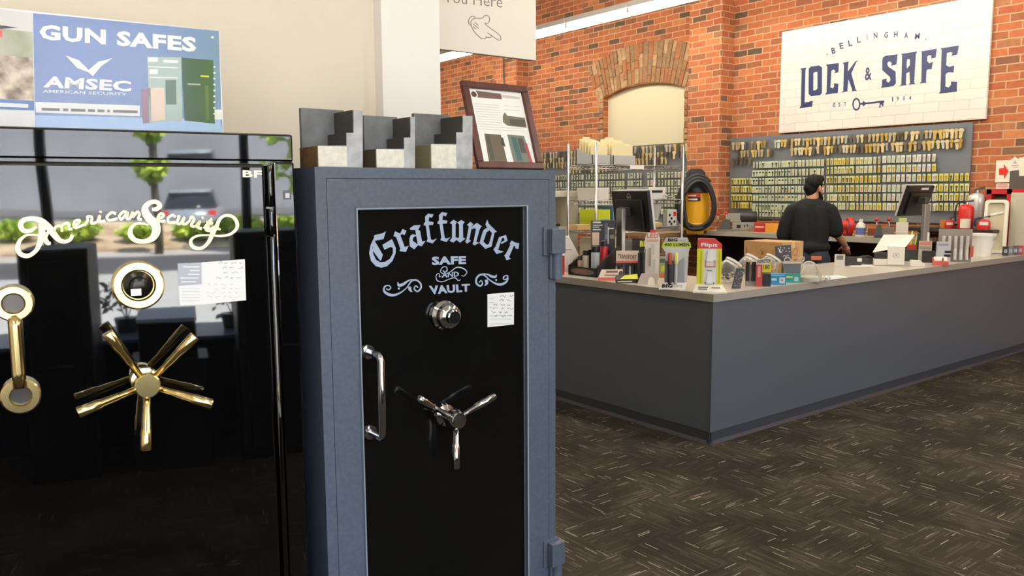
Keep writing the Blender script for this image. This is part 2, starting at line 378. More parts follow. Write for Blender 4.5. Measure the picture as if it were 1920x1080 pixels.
for i in range(len(posts)-1):
    if i in (4, 5): continue
    w = MB(); a, b = posts[i], posts[i+1]
    w.bx(a-.03, YF-.11, .5, a+.03, YF-.02, 3.3, FRAME)
    if i == len(posts)-2: w.bx(b-.03, YF-.11, .5, b+.03, YF-.02, 3.3, FRAME)
    w.bx(a+.03, YF-.11, .5, b-.03, YF-.02, .56, FRAME); w.bx(a+.03, YF-.11, 3.24, b-.03, YF-.02, 3.3, FRAME)
    w.bx(a+.03, YF-.07, .56, b-.03, YF-.062, 3.24, GL)
    struct(w.build('window_%d' % (i+2)))

# ------------------------------------------------------------------ strip lights
GLOW = mat('fluorescent_tube', (255, 246, 226), .4, emit=((255, 247, 233), TUBE))
def strip_light(x, y0, L, z, label, group):
    t = thing('ceiling_light', label, 'ceiling light', (x, y0, z), 0, group)
    MB().bx(-.07, .005, .085, .07, L-.005, .15, WHITE).build('housing', t, bevel=.004, seg=1)
    m = MB(); m.x = Matrix.Translation((0, .02, .045)); m.lathe([(0, 0), (.042, 0), (.048, .01), (.048, L-.05), (.042, L-.04), (0, L-.04)], 12, GLOW, ax='y'); m.build('lamp_tube', t)
    for k in (0, 1): MB().box(0, .012+k*(L-.024), .06, .1, .018, .06, WHITE).build('end_cap', t)
    m = MB()
    for k in (.25, .75): m.tube([(0, L*k, .15), (0, L*k, H-z)], .004, STEEL, 6)
    m.build('hanger', t)
yy = 1.5
while yy < 12.9:
    strip_light(7.1, yy, 1.085, 3.585, 'white fluorescent strip light in the hung row above the work bench', 'strip lights in the row by the brick wall'); yy += 1.085
for X, ys in ((4.6, (-1.6, 1.4, 4.4)), (2.6, (5.0,)), (2.1, (-2.0,)), (-.8, (-2.0,))):  # extra unseen lamps, added to brighten the walls, column and counter face
    for y in ys: strip_light(X, y, 2.44, 3.585, 'long fluorescent strip light added out of view to brighten the shop', 'added strip lights over the shop floor')

# ------------------------------------------------------------------ black gun safe with gold fittings
A0 = math.radians(-8); P0 = Vector((.785, 1.87, 0)); N0 = Vector((math.sin(A0), -math.cos(A0), 0))
L0 = (Matrix.Translation(P0) @ Matrix.Rotation(A0, 4, 'Z')).inverted()
def f0(x, y, off=0.0): return L0 @ onpl(x, y, P0+N0*(off+.0), A0)
safe = thing('gun_safe', 'tall gloss black gun safe with gold five-spoke wheel and script lettering', 'safe', P0, A0)
ztop = f0(275, 243).z; zf = f0(275, 299).z; zd = f0(275, 305).z; xd = f0(500, 420).x; xj = f0(516, 420).x
MB().bx(-1.02, .012, .05, 0, .44, ztop, GLOSS).build('body', safe, bevel=.006)
MB().hexa([(-1.02, .006, zf), (0, .006, zf), (0, .1, zf), (-1.02, .1, zf)], [(-1.02, .0046, ztop-.002), (0, .0046, ztop-.002), (0, .1, ztop-.002), (-1.02, .1, ztop-.002)], GLOSS).build('frame_head', safe, bevel=.004, seg=3)
MB().bx(xj, -.002, .06, 0, .1, zf-.002, GLOSS).build('frame_jamb', safe, bevel=.005, seg=3)
door = MB().bx(-.99, -.012, .08, xd, .05, zd, GLOSS).build('door', safe, bevel=.009, seg=4)
hb = MB()
for z0, z1 in ((f0(510, 388).z, zf-.01), (f0(510, 440).z, f0(510, 392).z), (.1, f0(510, 444).z)):
    hb.lathe([(0, z0), (.005, z0), (.007, z0+.004), (.007, z1-.004), (.005, z1), (0, z1)], 12, GLOSS, ((xd+xj)/2, -.008, 0))
hb.build('hinge', safe)
q = MB(); quad(q, [(531, 357), (546, 357), (546, 374), (531, 374)], P(70, 70, 72, .3, metal=.6), lambda x, y: f0(x, y, .003)); quad(q, [(535, 362), (543, 362), (543, 371), (535, 371)], P(190, 190, 190, .3), lambda x, y: f0(x, y, .0035)); q.build('catch_plate', safe)
g0 = lambda x, y, t=0.0: f0(x, y, .0125+t)
GOLD = mat('gold_leaf_lettering', (246, 230, 186), .35, .4)
let = MB()
C1 = lambda pts: [(20+a/8.709, 370+b/8.709) for a, b in pts]
C2 = lambda pts: [(230+a/8.709, 370+b/8.709) for a, b in pts]
def gold(pts, w): ribbon(let, pts, w, GOLD, g0, 6, .004)
gold(C1([(420, 480), (330, 540), (220, 545), (160, 460), (210, 375), (350, 345), (500, 385), (620, 490), (720, 620), (800, 700), (890, 722), (970, 690), (1010, 615)]), [5, 7, 9, 10, 9, 8, 11, 13, 12, 9, 7, 7, 7])
gold(C1([(505, 430), (515, 560), (490, 700), (420, 860), (290, 955), (160, 925), (115, 820), (155, 700), (270, 615), (450, 615)]), [12, 12, 11, 8, 8, 9, 9, 7, 4, 3])
gold(C1([(620, 560), (560, 660), (600, 740), (655, 750)]), [5, 9, 9, 5])
gold(C2([(480, 195), (555, 190), (605, 140), (560, 80), (460, 80), (375, 150), (370, 240), (440, 350), (530, 440), (545, 560), (480, 670), (350, 720), (210, 700), (130, 620), (130, 520), (200, 440), (310, 425), (420, 455)]), [6, 8, 9, 8, 8, 11, 14, 16, 17, 16, 12, 8, 9, 10, 8, 5, 4, 3])
gold(C2([(1420, 420), (1390, 470), (1430, 520), (1500, 480)]), [5, 5, 5, 5])
gold(C2([(1540, 460), (1480, 560), (1410, 720), (1300, 825), (1180, 825), (1115, 760), (1130, 680), (1240, 625), (1420, 618), (1600, 632), (1760, 600), (1860, 510), (1865, 410), (1800, 320), (1690, 295), (1600, 340), (1550, 430), (1545, 500), (1600, 525)]), [8, 9, 7, 6, 7, 7, 5, 4, 3, 4, 5, 6, 7, 6, 5, 6, 7, 6, 3])
HUMP = [(0, 0), (.05, .95), (.3, 1), (.42, .6), (.42, 0), (.45, .9), (.72, 1), (.82, .6), (.82, .1), (1, 0)]
GLY = {'m': [HUMP], 'n': [[(0, 0), (.1, .95), (.2, .3), (.45, 1), (.68, .7), (.68, .1), (1, .05)]], 'e': [[(0, .3), (.5, .55), (.55, .95), (.2, .95), (.1, .4), (.3, 0), (.95, .15)]],
       'r': [[(0, 0), (.25, .6), (.25, 1.15), (.6, .9), (.6, .1), (1, .05)]], 'i': [[(.1, 0), (.35, .9), (.4, .1), (1, .05)], [(.38, 1.3), (.45, 1.5)]],
       'c': [[(.8, .75), (.45, 1), (.12, .5), (.35, 0), (1, .1)]], 'a': [[(.75, .8), (.35, 1), (.1, .4), (.35, 0), (.7, .9), (.75, .1), (1, .05)]],
       'u': [[(0, .8), (.15, .9), (.15, .1), (.5, 0), (.65, .9), (.7, .1), (1, .05)]], 't': [[(.2, .1), (.45, 1.6), (.4, .2), (.6, 0), (1, .1)], [(.1, 1.0), (.8, 1.05)]]}
def script(word, base, xh, w):                    # base: px polyline the letters stand on
    b = spline(base, 12); ds = [0]
    for p, q_ in zip(b, b[1:]): ds.append(ds[-1]+math.hypot(q_[0]-p[0], q_[1]-p[1]))
    ws = [1.55 if c == 'm' else .75 if c == 'i' else 1 for c in word]; T = sum(ws); at = 0
    def on(d, h):
        d = max(0, min(d, ds[-1]-1e-6)); i = max(j for j in range(len(ds)) if ds[j] <= d); i = min(i, len(b)-2); t = (d-ds[i])/(ds[i+1]-ds[i])
        p, q_ = b[i], b[i+1]; dx, dy = q_[0]-p[0], q_[1]-p[1]; L = math.hypot(dx, dy)
        return (p[0]+dx*t+dy/L*h*.85+.25*h, p[1]+dy*t-dx/L*h)
    for c, k in zip(word, ws):
        for s in GLY[c]: gold([on((at+px_*k)/T*ds[-1], h*xh) for px_, h in s], w)
        at += k
script('merican', [(102, 440), (125, 432), (150, 425), (180, 418), (210, 412), (240, 411), (266, 412)], 14, 5.0)
script('ecurit', [(292, 414), (318, 417), (342, 420), (366, 426), (396, 434)], 14, 5.0)
let.build('lettering', door)['label'] = 'gold script lettering'
b = MB(); text_quad(b, 'BF', [(455, 319), (491, 320), (491, 333), (455, 332)], GOLD, lambda x, y: f0(x, y, .014), .03); b.build('badge', door)
def disc(mb, c, off, prof, m, n=32):               # lathe on the door, axis outwards; c local centre
    mb.lathe([(r, -z) for r, z in prof], n, m, (c.x, -off, c.z), 'y')
d = MB(); c = f0(259.5, 534.5, .02); R = .0535
disc(d, c, .012, [(R, 0), (R, .013), (R-.004, .017), (.035, .017), (.032, .013), (.032, .002), (0, .002)], BRASS)
dr_ = d.build('dial_ring', safe)
d = MB(); disc(d, c, .014, [(.031, 0), (.029, .012), (.02, .016), (.018, .03), (.012, .034), (0, .034)], P(56, 52, 50, .25, metal=.8)); d.box(c.x-.008, -.05, c.z-.012, .02, .006, .014, CHROME); d.build('dial_knob', dr_)
wl = thing; wheel = MB(); c = f0(275, 720, .06)
disc(wheel, c, .012, [(.03, 0), (.028, .01), (.016, .014), (.016, .04), (.025, .044), (.0265, .05), (.0265, .072), (.024, .075), (0, .075)], BRASS)
wh = wheel.build('wheel_hub', safe)
for tip in ((216, 643), (353, 641), (170, 763), (273, 832), (383, 753)):
    e = f0(*tip, .07); s0 = c.copy(); s0.y = -.072; e.y = -.078; v = (e-s0).normalized(); e = s0+v*.142; sp = MB()
    sp.tube([s0+v*.02, s0+v*.06, s0+v*.061, s0+v*.095, s0+v*.096, s0+v*.14, e], [.0072, .0072, .0085, .0095, .011, .0125, .0115], BRASS, 14)
    sp.build('spoke', wh)
a = f0(25, 569, .03); b2 = f0(39, 743, .03); a.y = b2.y = 0
hd = MB(); hd.x = Matrix.Translation((0, -.04, 0)); v = (b2-a).normalized(); hd.tube([a+v*.028, a+v*.05, b2-v*.05, b2-v*.02], .0125, BRASS, 16); hd.x = None
for ctr, s in ((a, 1), (b2, -1)): hd.tube([ctr+v*s*.03+Vector((0, -.012, 0)), ctr+v*s*.034+Vector((0, -.046, 0))], .009, BRASS, 10)
ph_ = hd.build('pull_handle', safe)
for k, ctr in enumerate((a, b2)):
    hd = MB(); disc(hd, ctr, .012, [(.037, 0), (.037, .019), (.034, .022), (.022, .022), (.019, .018), (.019, .008)], BRASS); disc(hd, ctr, .012, [(.0195, .009), (0, .009)], P(96, 92, 90, .25, metal=.6)); hd.build('handle_rosette', ph_)
def writing(mb, x0, y0, x1, y1, rows, m, fn, seed=1, lw=1.2):      # illegible handwriting strokes
    r = random.Random(seed)
    for k in range(rows):
        y = y0+(y1-y0)*(k+.5)/rows; x = x0+r.random()*(x1-x0)*.3
        while x < x1-6:
            w = r.uniform(4, 12); pts = [(x+i*w/5, y+r.uniform(-2, 2)) for i in range(6)]
            ribbon(mb, pts, lw, m, fn, 2); x += w+r.uniform(3, 8)
st = MB(); s1 = lambda x, y: f0(x, y, .0129); s2 = lambda x, y: f0(x, y, .0134)
quad(st, [(377, 492), (459, 486), (461.5, 563), (379, 571)], PAPER, s1); writing(st, 405, 488, 455, 525, 4, GREYINK, s2, 3, .8); writing(st, 385, 530, 450, 560, 4, P(205, 203, 205, .7), s2, 4, .8)
st.build('price_sheet', door)['label'] = 'white handwritten price sheet'
st = MB(); quad(st, [(333, 494), (378, 492), (379, 533), (335, 536)], P(178, 180, 188, .35), s1); quad(st, [(335, 536), (379, 533), (379, 571), (337, 573)], PAPER, s1)
for k, (x0, x1) in enumerate(((343, 374), (356, 374), (352, 374), (338, 372), (340, 368))): rect(st, x0, 499+k*7, x1, 501.5+k*7, P(226, 226, 230, .5), s2)
for k in range(5): rect(st, 341, 541+k*5.5, 374, 542+k*5.5, P(205, 203, 205, .7), s2)
st.build('info_card', door)['label'] = 'silver and white information card'
MB().bx(-1.0, .03, 0, -.02, .42, .06, BLACK).build('plinth', safe)

# ------------------------------------------------------------------ banner standing on the black safe
PB = Vector((.55, 2.40, 0)); AB = math.radians(-7); NB = Vector((math.sin(AB), -math.cos(AB), 0))
def fb(x, y, off=0.0):
    p = onpl(x, y, PB+NB*off, AB); return p
ban = thing('poster_board', 'blue poster board advertising gun safes, standing on the black safe', 'poster')
LB = []
BLUE = mat('poster_blue', (24, 82, 160), .2, ior=1.9, bump=(7, .25, .006)); LBLUE = mat('poster_pale_blue', (128, 164, 222), .2, ior=1.9); PGLOSS = mat('poster_white', (232, 234, 238), .12)
zb = ztop
def wz(x, z):                                      # point on the banner plane straight below pixel column x at height z
    p = fb(x, 240); q_ = p.copy(); q_.z = z; return q_
bk = MB(); top = [(-40, 10.5), (62, 23), (410, 57)]
tl, tr = fb(-60, 8), fb(410.5, 57.5); bl, br_ = wz(-60, zb), wz(419, zb)
th = NB*-.008
bk.hexa([bl, br_, br_+th, bl+th], [tl, tr, tr+th, tl+th], PGLOSS); bk.build('backing', ban)
o1 = lambda x, y: fb(x, y, .0008); o2 = lambda x, y: fb(x, y, .0014); o3 = lambda x, y: fb(x, y, .0019)
pn = MB()
pn.add([o1(62, 24.5), o1(66, 232), fb(66, 243, .0008), fb(418, 258, .0008), o1(415, 205), o1(410, 58)], [(0, 1, 2, 3, 4, 5)], BLUE)
quad(pn, [(66, 216), (414, 224), (418, 256), (67, 243)], LBLUE, o2)
quad(pn, [(66, 191), (262, 198), (262, 218), (67, 211)], PGLOSS, o3); quad(pn, [(402, 205), (416, 206), (417, 224), (402, 224)], PGLOSS, o3)
pn.build('printed_panel', ban)
pt = MB()
text_quad(pt, 'GUN SAFES', [(74, 45), (368, 70), (368, 98), (74, 74)], PGLOSS, o3, .045)
text_quad(pt, 'AMSEC', [(84, 142), (246, 152), (246, 172), (81, 164)], PGLOSS, o3, .04)
text_quad(pt, 'AMERICAN SECURITY', [(80, 168), (238, 174), (238, 179), (80, 174)], PGLOSS, o3, .01)
poly_px(pt, [[(123, 104), (148, 113), (166, 131), (184, 116), (211, 109), (190, 124), (174, 143), (165, 135), (145, 128)]], PGLOSS, o3)
for k, (x0, x1) in enumerate(((78, 112), (118, 128), (133, 160), (165, 178), (183, 196), (201, 206), (212, 258))): quad(pt, [(x0, 200+x0*.028), (x1, 200+x1*.028), (x1, 205+x1*.028), (x0, 205+x0*.028)], GREYINK, lambda x, y: fb(x, y, .0023))
quad(pt, [(396, 68), (401, 68), (401, 72), (396, 72)], PGLOSS, o3)
pt.build('lettering', ban)['label'] = 'white poster lettering'
ps = MB(); G1, G2 = P(58, 84, 66, .12), P(92, 116, 100, .12)
quad(ps, [(276, 106), (340, 108), (342, 226), (280, 230)], P(170, 190, 186, .12), o3); quad(ps, [(340, 108), (400, 113), (403, 232), (346, 226)], G1, o3); quad(ps, [(265, 166), (282, 165), (284, 230), (268, 232)], P(150, 120, 140, .12), o3)
o4 = lambda x, y: fb(x, y, .0023)
for q_, m in (([(282, 165), (308, 164), (310, 225), (284, 228)], P(226, 202, 186, .12)), ([(278, 108), (296, 108), (296, 116), (278, 116)], PGLOSS), ([(306, 112), (334, 113), (334, 118), (306, 117)], PGLOSS), ([(278, 124), (334, 126), (334, 128), (278, 126)], PGLOSS), ([(280, 130), (296, 130), (296, 139), (280, 139)], PGLOSS), ([(280, 144), (334, 145), (334, 147), (280, 146)], PGLOSS), ([(310, 150), (330, 150), (331, 196), (311, 196)], G2), ([(352, 156), (376, 157), (376, 160), (352, 159)], P(170, 180, 160, .12)), ([(376, 141), (392, 142), (392, 145), (376, 144)], YELLOW), ([(384, 160), (391, 160), (392, 225), (386, 225)], P(90, 108, 66, .12))): quad(ps, q_, m, o4)
for k in range(9): quad(ps, [(400, 124+k*11), (404, 124+k*11), (404, 127+k*11), (400, 127+k*11)], PGLOSS, o4)
ps.build('printed_safe_picture', ban)
ph = MB()
quad(ph, [(-60, 10), (60, 24), (62, 108), (-60, 98)], mat('printed_meadow', (150, 162, 120), .12, noise=(14, (196, 192, 176))), o1); quad(ph, [(-60, 10), (60, 24), (61, 60), (-60, 48)], P(214, 212, 210, .12), o2)
quad(ph, [(-60, 50), (4, 56), (4, 70), (-60, 66)], P(226, 96, 96, .12), o3); quad(ph, [(-60, 40), (0, 47), (34, 52), (2, 54), (-60, 48)], P(66, 56, 50, .12), o3)
quad(ph, [(-60, 98), (62, 108), (64, 188), (-60, 183)], mat('printed_camouflage', (120, 100, 78), .12, noise=(30, (226, 210, 188))), o1)
quad(ph, [(-60, 183), (64, 189), (64, 207), (-60, 202)], P(96, 130, 190, .12), o2); quad(ph, [(-60, 190), (53, 195), (53, 202), (-60, 198)], PGLOSS, o3)
ph.build('printed_photo', ban)

# ------------------------------------------------------------------ grey safe
A1 = math.radians(-1); P1 = Vector((.853, 1.905, 0)); N1 = Vector((math.sin(A1), -math.cos(A1), 0))
L1 = (Matrix.Translation(P1) @ Matrix.Rotation(A1, 4, 'Z')).inverted()
def f1(x, y, off=0.0): return L1 @ onpl(x, y, P1+N1*off, A1)
vault = thing('vault_safe', 'slate grey textured safe with black door panel and chrome three-spoke wheel', 'safe', P1, A1)
zt = f1(815, 316).z; x1 = f1(1041.5, 700).x; x0 = f1(603, 700).x
body = MB(); dx0, dx1, dz1, dz0 = f1(624, 700).x, f1(1029, 700).x, f1(815, 336).z, .09
body.bx(x0, 0, .02, dx0-.0015, .06, zt, SAFEGREY); body.bx(dx1+.0015, 0, .02, x1, .06, zt, SAFEGREY); body.bx(dx0-.0015, 0, dz1+.0015, dx1+.0015, .06, zt, SAFEGREY); body.bx(dx0-.0015, 0, .02, dx1+.0015, .06, dz0, SAFEGREY)
body.bx(x0, .02, .02, x1, .62, zt, SAFEGREY)
body.build('body', vault)
px0, px1, pz1, pz0 = f1(680, 700).x, f1(986, 700).x, f1(830, 392).z, .2
def ringq(mb, a, b, ya, yb, m):                     # frame of four quads between rectangle a (x0,z0,x1,z1) and b
    A = [(a[0], ya, a[1]), (a[2], ya, a[1]), (a[2], ya, a[3]), (a[0], ya, a[3])]; B = [(b[0], yb, b[1]), (b[2], yb, b[1]), (b[2], yb, b[3]), (b[0], yb, b[3])]
    mb.add(A+B, [(i, (i+1) % 4, 4+(i+1) % 4, 4+i) for i in range(4)], m)
dm = MB(); e = .011
ringq(dm, (dx0, dz0, dx1, dz1), (px0-e, pz0-e, px1+e, pz1+e), 0, 0, SAFEGREY); ringq(dm, (px0-e, pz0-e, px1+e, pz1+e), (px0-.007, pz0-.007, px1+.007, pz1+.007), 0, -.005, SAFEGREY); ringq(dm, (px0-.007, pz0-.007, px1+.007, pz1+.007), (px0-.003, pz0-.003, px1+.003, pz1+.003), -.005, -.004, P(150, 156, 166, .4)); ringq(dm, (px0-.003, pz0-.003, px1+.003, pz1+.003), (px0-.0029, pz0-.0029, px1+.0029, pz1+.0029), -.004, .009, SAFEGREY)  # ridge crest drawn paler: the bevel highlight is put into its colour
ringq(dm, (px0-.003, pz0-.003, px1+.003, pz1+.003), (px0, pz0, px1, pz1), .009, .013, SAFEGREY); ringq(dm, (dx0, dz0, dx1, dz1), (dx0, dz0, dx1, dz1), 0, .03, SAFEGREY)
vd = dm.build('door', vault)
panel = MB().bx(px0-.004, .012, pz0-.004, px1+.004, .019, pz1+.004, mat('gloss_black_panel', (13, 13, 13), .12, ior=1.45)).build('door_panel', vd); panel['label'] = 'gloss black panel'
off1 = -.0114
v1 = lambda x, y: f1(x, y, off1)
T3 = lambda pts: [(680+a/5.682, 380+b/5.682) for a, b in pts]
T4 = lambda pts: [(830+a/5.682, 380+b/5.682) for a, b in pts]
gl = MB()
F_ = [(665, 150), (695, 117), (755, 125), (738, 163), (708, 150), (702, 200), (755, 207), (750, 237), (703, 240), (728, 392), (752, 398), (792, 380), (745, 435), (680, 415), (692, 388), (672, 245), (648, 240), (655, 215), (668, 207)]
for pl in (T3([(122, 347), (215, 325), (248, 303), (222, 388), (120, 408)]),
           T3([(120, 375), (85, 450), (68, 540), (90, 622), (140, 677), (200, 692), (260, 677), (318, 620), (352, 535), (352, 480), (312, 388), (210, 450), (232, 502), (300, 470), (322, 485), (322, 540), (290, 598), (240, 630), (185, 635), (142, 608), (112, 545), (104, 480), (130, 420)]),
           T3([(125, 403), (215, 555), (193, 622), (165, 590), (104, 505)]),
           T3([(345, 305), (400, 330), (425, 280), (467, 300), (445, 346), (418, 332), (402, 350), (448, 472), (490, 460), (460, 525), (393, 517), (402, 490), (357, 367), (328, 357)]),
           T3([(500, 275), (545, 242), (617, 238), (592, 290), (612, 300), (632, 412), (670, 408), (627, 467), (588, 452), (560, 290), (508, 290)]),
           T3([(535, 335), (580, 350), (540, 368), (533, 405), (592, 450), (550, 497), (503, 465), (497, 390), (510, 350)]),
           T3(F_), T3([(a+147, b-16) for a, b in F_]),
           T4([(75, 215), (115, 182), (152, 203), (137, 232), (137, 368), (172, 378), (112, 425), (75, 407), (100, 375), (100, 232)]),
           T4([(155, 212), (200, 185), (234, 207), (215, 232), (218, 373), (243, 382), (185, 427), (140, 390), (175, 368), (175, 232)]),
           T4([(258, 237), (295, 205), (327, 228), (310, 252), (283, 398), (302, 405), (262, 437), (238, 415), (252, 393), (280, 252)]),
           T4([(300, 262), (365, 215), (417, 252), (395, 280), (358, 415), (390, 427), (340, 455), (318, 440), (330, 410), (355, 285), (340, 270), (310, 285)]),
           T4([(475, 180), (492, 225), (578, 310), (553, 320), (520, 467), (455, 492), (393, 432), (428, 408), (470, 450), (493, 440), (525, 325), (470, 262), (455, 230)]),
           T4([(437, 290), (470, 268), (500, 292), (465, 318), (440, 400), (415, 435), (393, 430), (423, 322)]),
           T4([(600, 368), (675, 343), (692, 405), (625, 442), (618, 425), (662, 400), (650, 372), (632, 380), (590, 503), (652, 522), (575, 548), (540, 498), (562, 470)]),
           T4([(712, 440), (735, 403), (772, 425), (815, 432), (808, 492), (775, 487), (772, 462), (757, 462), (705, 583), (730, 598), (680, 613), (655, 560), (674, 545), (722, 445)])):
    poly_px(gl, [pl], SILVER, v1)
text_quad(gl, 'SAFE', [(809, 481), (874, 480), (874, 495), (810, 497.5)], SILVER, v1, .05)
text_quad(gl, 'VAULT', [(804, 536), (881, 532), (881, 546.5), (807, 552.5)], SILVER, v1, .045)
text_quad(gl, 'AND', [(829, 511), (860, 509), (861, 518), (828, 521)], SILVER, v1, .03)
def fl(pts, w, T): ribbon(gl, T(pts), w, SILVER, v1, 5)
fl([(855, 720), (875, 740), (900, 720), (890, 685), (850, 690), (830, 735), (870, 760), (930, 740), (1000, 690), (1070, 700), (1110, 740), (1080, 780), (1050, 775)], [1.5, 2, 2, 1.5, 1.5, 1.5, 1.5, 1.5, 2, 2.5, 2, 1.5, 1], T3)
fl([(840, 780), (815, 790), (820, 765), (800, 755), (782, 785), (795, 830), (850, 842), (920, 815), (980, 800), (1020, 830), (1045, 815)], [1.5, 1.5, 1.2, 1.5, 1.5, 1.8, 1.5, 1.5, 2, 1.5, 1], T3)
fl([(252, 915), (275, 930), (300, 905), (275, 882), (235, 895), (228, 940), (270, 975), (330, 985), (400, 960), (470, 905), (520, 835), (570, 825), (615, 860), (620, 910), (585, 945), (550, 920), (565, 885), (590, 905)], [2, 2, 2, 2, 3, 4, 5, 4.5, 3, 2, 3, 3, 3, 3, 3, 2.5, 2, 2], T3)
fl([(375, 845), (385, 880), (430, 870), (480, 835), (530, 815)], [1, 5, 5, 3, 1], T3); fl([(500, 895), (505, 930), (530, 950)], [6, 5, 1], T3); fl([(375, 915), (395, 915)], [3.5, 3.5], T3)
fl([(660, 790), (645, 805), (660, 820), (690, 805), (690, 780), (660, 780), (640, 800)], [1.5, 2, 2, 2.5, 2.5, 1.5, 1], T4)
fl([(700, 805), (670, 850), (610, 872), (550, 855), (490, 815), (440, 770), (395, 770), (360, 810), (360, 860), (400, 888), (425, 860), (410, 830), (390, 850)], [2, 4, 4.5, 3, 2, 3, 3.5, 3.5, 3.5, 3, 2.5, 2, 2], T4)
fl([(575, 765), (560, 790), (520, 785), (480, 765), (430, 755)], [1, 4.5, 4.5, 3, 1], T4); fl([(465, 820), (470, 860), (445, 885)], [6, 5, 1], T4); fl([(562, 825), (578, 825)], [3.5, 3.5], T4)
gl.build('lettering', vd)['label'] = 'silver blackletter lettering and scrolls'
def disc1(mb, c, prof, m, n=32): mb.lathe([(r, -z) for r, z in prof], n, m, (c.x, .012, c.z), 'y')
d = MB(); c = f1(839, 592, .01); c2 = c
disc1(d, c, [(.041, 0), (.041, .008), (.037, .012), (.033, .016), (.0335, .02), (.037, .024), (.037, .034), (.03, .044), (.022, .047), (.020, .058), (.017, .060)], CHROME); dr_ = d.build('dial_ring', vault)
d = MB(); disc1(d, c, [(.0172, .0595), (.0165, .062), (.0, .062)], P(24, 25, 28, .2)); d.build('dial_knob', dr_)
d = MB(); c = f1(851, 785, .04)
disc1(d, c, [(.034, 0), (.031, .01), (.019, .016), (.019, .045), (.029, .05), (.029, .07), (.022, .082), (0, .085)], CHROME); wh = d.build('wheel_hub', vault)
for tip in ((766, 736), (929, 743), (857, 871)):
    e = f1(*tip, .055); s0 = c.copy(); s0.y = e.y = -.05; v = (e-s0).normalized(); e = s0+v*.142; sp = MB()
    sp.tube([s0+v*.02, s0+v*.07, s0+v*.071, e-v*.003, e], [.0075, .0075, .0105, .0105, .009], CHROME, 14); sp.build('spoke', wh)
d = MB(); a = f1(693, 661, 0); b2 = f1(697, 812, 0); a.y = b2.y = .012
o_ = Vector((0, -.075, 0))
d.tube([a, a+o_*.9, a+o_+Vector((0, 0, -.012)), b2+o_+Vector((0, 0, .012)), b2+o_*.9, b2], .0095, CHROME, 12)
for e in (a, b2): d.lathe([(.02, 0), (.019, -.006), (.011, -.008), (0, -.008)], 20, CHROME, (e.x, .012, e.z), 'y')
d.build('pull_handle', vault)
st = MB(); w1 = lambda x, y: f1(x, y, off1+.0002); w2 = lambda x, y: f1(x, y, off1+.0006)
quad(st, [(914, 551.5), (964, 547.5), (963.5, 608.5), (914, 613.5)], PAPER, w1); writing(st, 935, 552, 962, 566, 2, INK, w2, 8, .8); writing(st, 920, 568, 960, 596, 4, INK, w2, 9, .7)
for x0_, y0_, x1_ in ((917, 559, 926), (917, 567, 926), (917, 576, 922), (917, 592, 960), (919, 598, 958), (918, 607, 960)): rect(st, x0_, y0_, x1_, y0_+.7, GREYINK, w2)
st.build('price_label', vd)['label'] = 'white handwritten price label'
for z in (f1(1030, 452).z, f1(1030, 1035).z, ):
    h = MB(); xr = x1+.012
    h.bx(x1-.052, -.008, z-.043, xr-.004, .006, z+.043, SAFEGREY); h.bx(x1-.04, -.034, z-.037, xr, -.006, z+.037, SAFEGREY)
    h.lathe([(0, z-.115), (.017, z-.115), (.017, z-.037)], 16, SAFEGREY, (x1-.006, -.014, 0)); h.bx(x1-.03, -.012, z-.115, x1-.004, .002, z-.035, SAFEGREY)
    h.build('hinge', vault, bevel=.002)

# ------------------------------------------------------------------ three cutaway wall samples on the grey safe
SLATE = mat('brushed_steel_plate', (112, 114, 118), .55, .2, noise=(30, (96, 97, 99))); CONC = mat('pale_concrete', (214, 208, 196), .85, noise=(60, (232, 226, 212)), bump=(120, .3, .002)); GREYC = mat('grey_sample_edge', (184, 186, 188), .8, noise=(40, (160, 162, 166))); RUST = mat('brown_sample_edge', (122, 92, 52), .8, noise=(60, (86, 62, 34))); DARKSTEP = mat('dark_step_face', (58, 56, 54), .6)
def sample(label, P_, Y, yback, plate_px, poly, split_px, side):
    t = thing('wall_sample', label, 'sample block', (0, 0, 0), 0, 'cutaway wall samples')
    g = lambda x, y: ony(x, y, Y)
    zt_ = (Matrix.Translation(P1) @ Matrix.Rotation(A1, 4, 'Z') @ Vector((.3, 0, zt))).z
    pts = [g(*p) for p in poly]; pz = [(p.x, max(p.z, zt_)) for p in pts]
    pz = [(x_, zt_) if poly[i][1] >= 307 else (x_, z_) for i, (x_, z_) in enumerate(pz)]
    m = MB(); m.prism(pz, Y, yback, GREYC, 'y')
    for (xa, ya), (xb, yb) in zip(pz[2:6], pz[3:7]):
        if abs(xa-xb) < .004 and abs(ya-yb) > .01: m.add([(xa-.0006, Y+.002, ya), (xa-.0006, yback, ya), (xa-.0006, yback, yb), (xa-.0006, Y+.002, yb)], [(0, 1, 2, 3)], DARKSTEP)  # step sides overlaid in a darker colour than the rest of the block
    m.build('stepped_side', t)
    b = MB(); xs = [p[0] for p in pz]; zs = sorted(set(round(p[1], 4) for p in pz))
    b.bx(min(xs), Y-.0015, zs[0]+.002, g(split_px, 290).x, Y+.004, zs[1]-.001, CONC); b.build('concrete_core', t)['label'] = 'pale concrete face'
    s_ = MB(); s_.bx(min(xs)-.0015, Y+.002, zs[0], min(xs)+.001, yback, zs[1]-.001, side); s_.build('brown_layer', t)
    c = MB(); l, tp = ony(plate_px[0], plate_px[1], yback), ony(plate_px[2], plate_px[1], yback)
    c.bx(l.x, yback, zt_, max(xs), yback+.014, l.z, SLATE); c.build('steel_plate', t, bevel=.001)
sample('largest cutaway wall sample, at the left end of the grey safe top', 0, 1.935, 2.045, (564, 202, 640), [(597, 308), (597, 273), (650, 273), (650, 249), (663, 249), (663, 206), (680, 208), (680, 308)], 650, RUST)
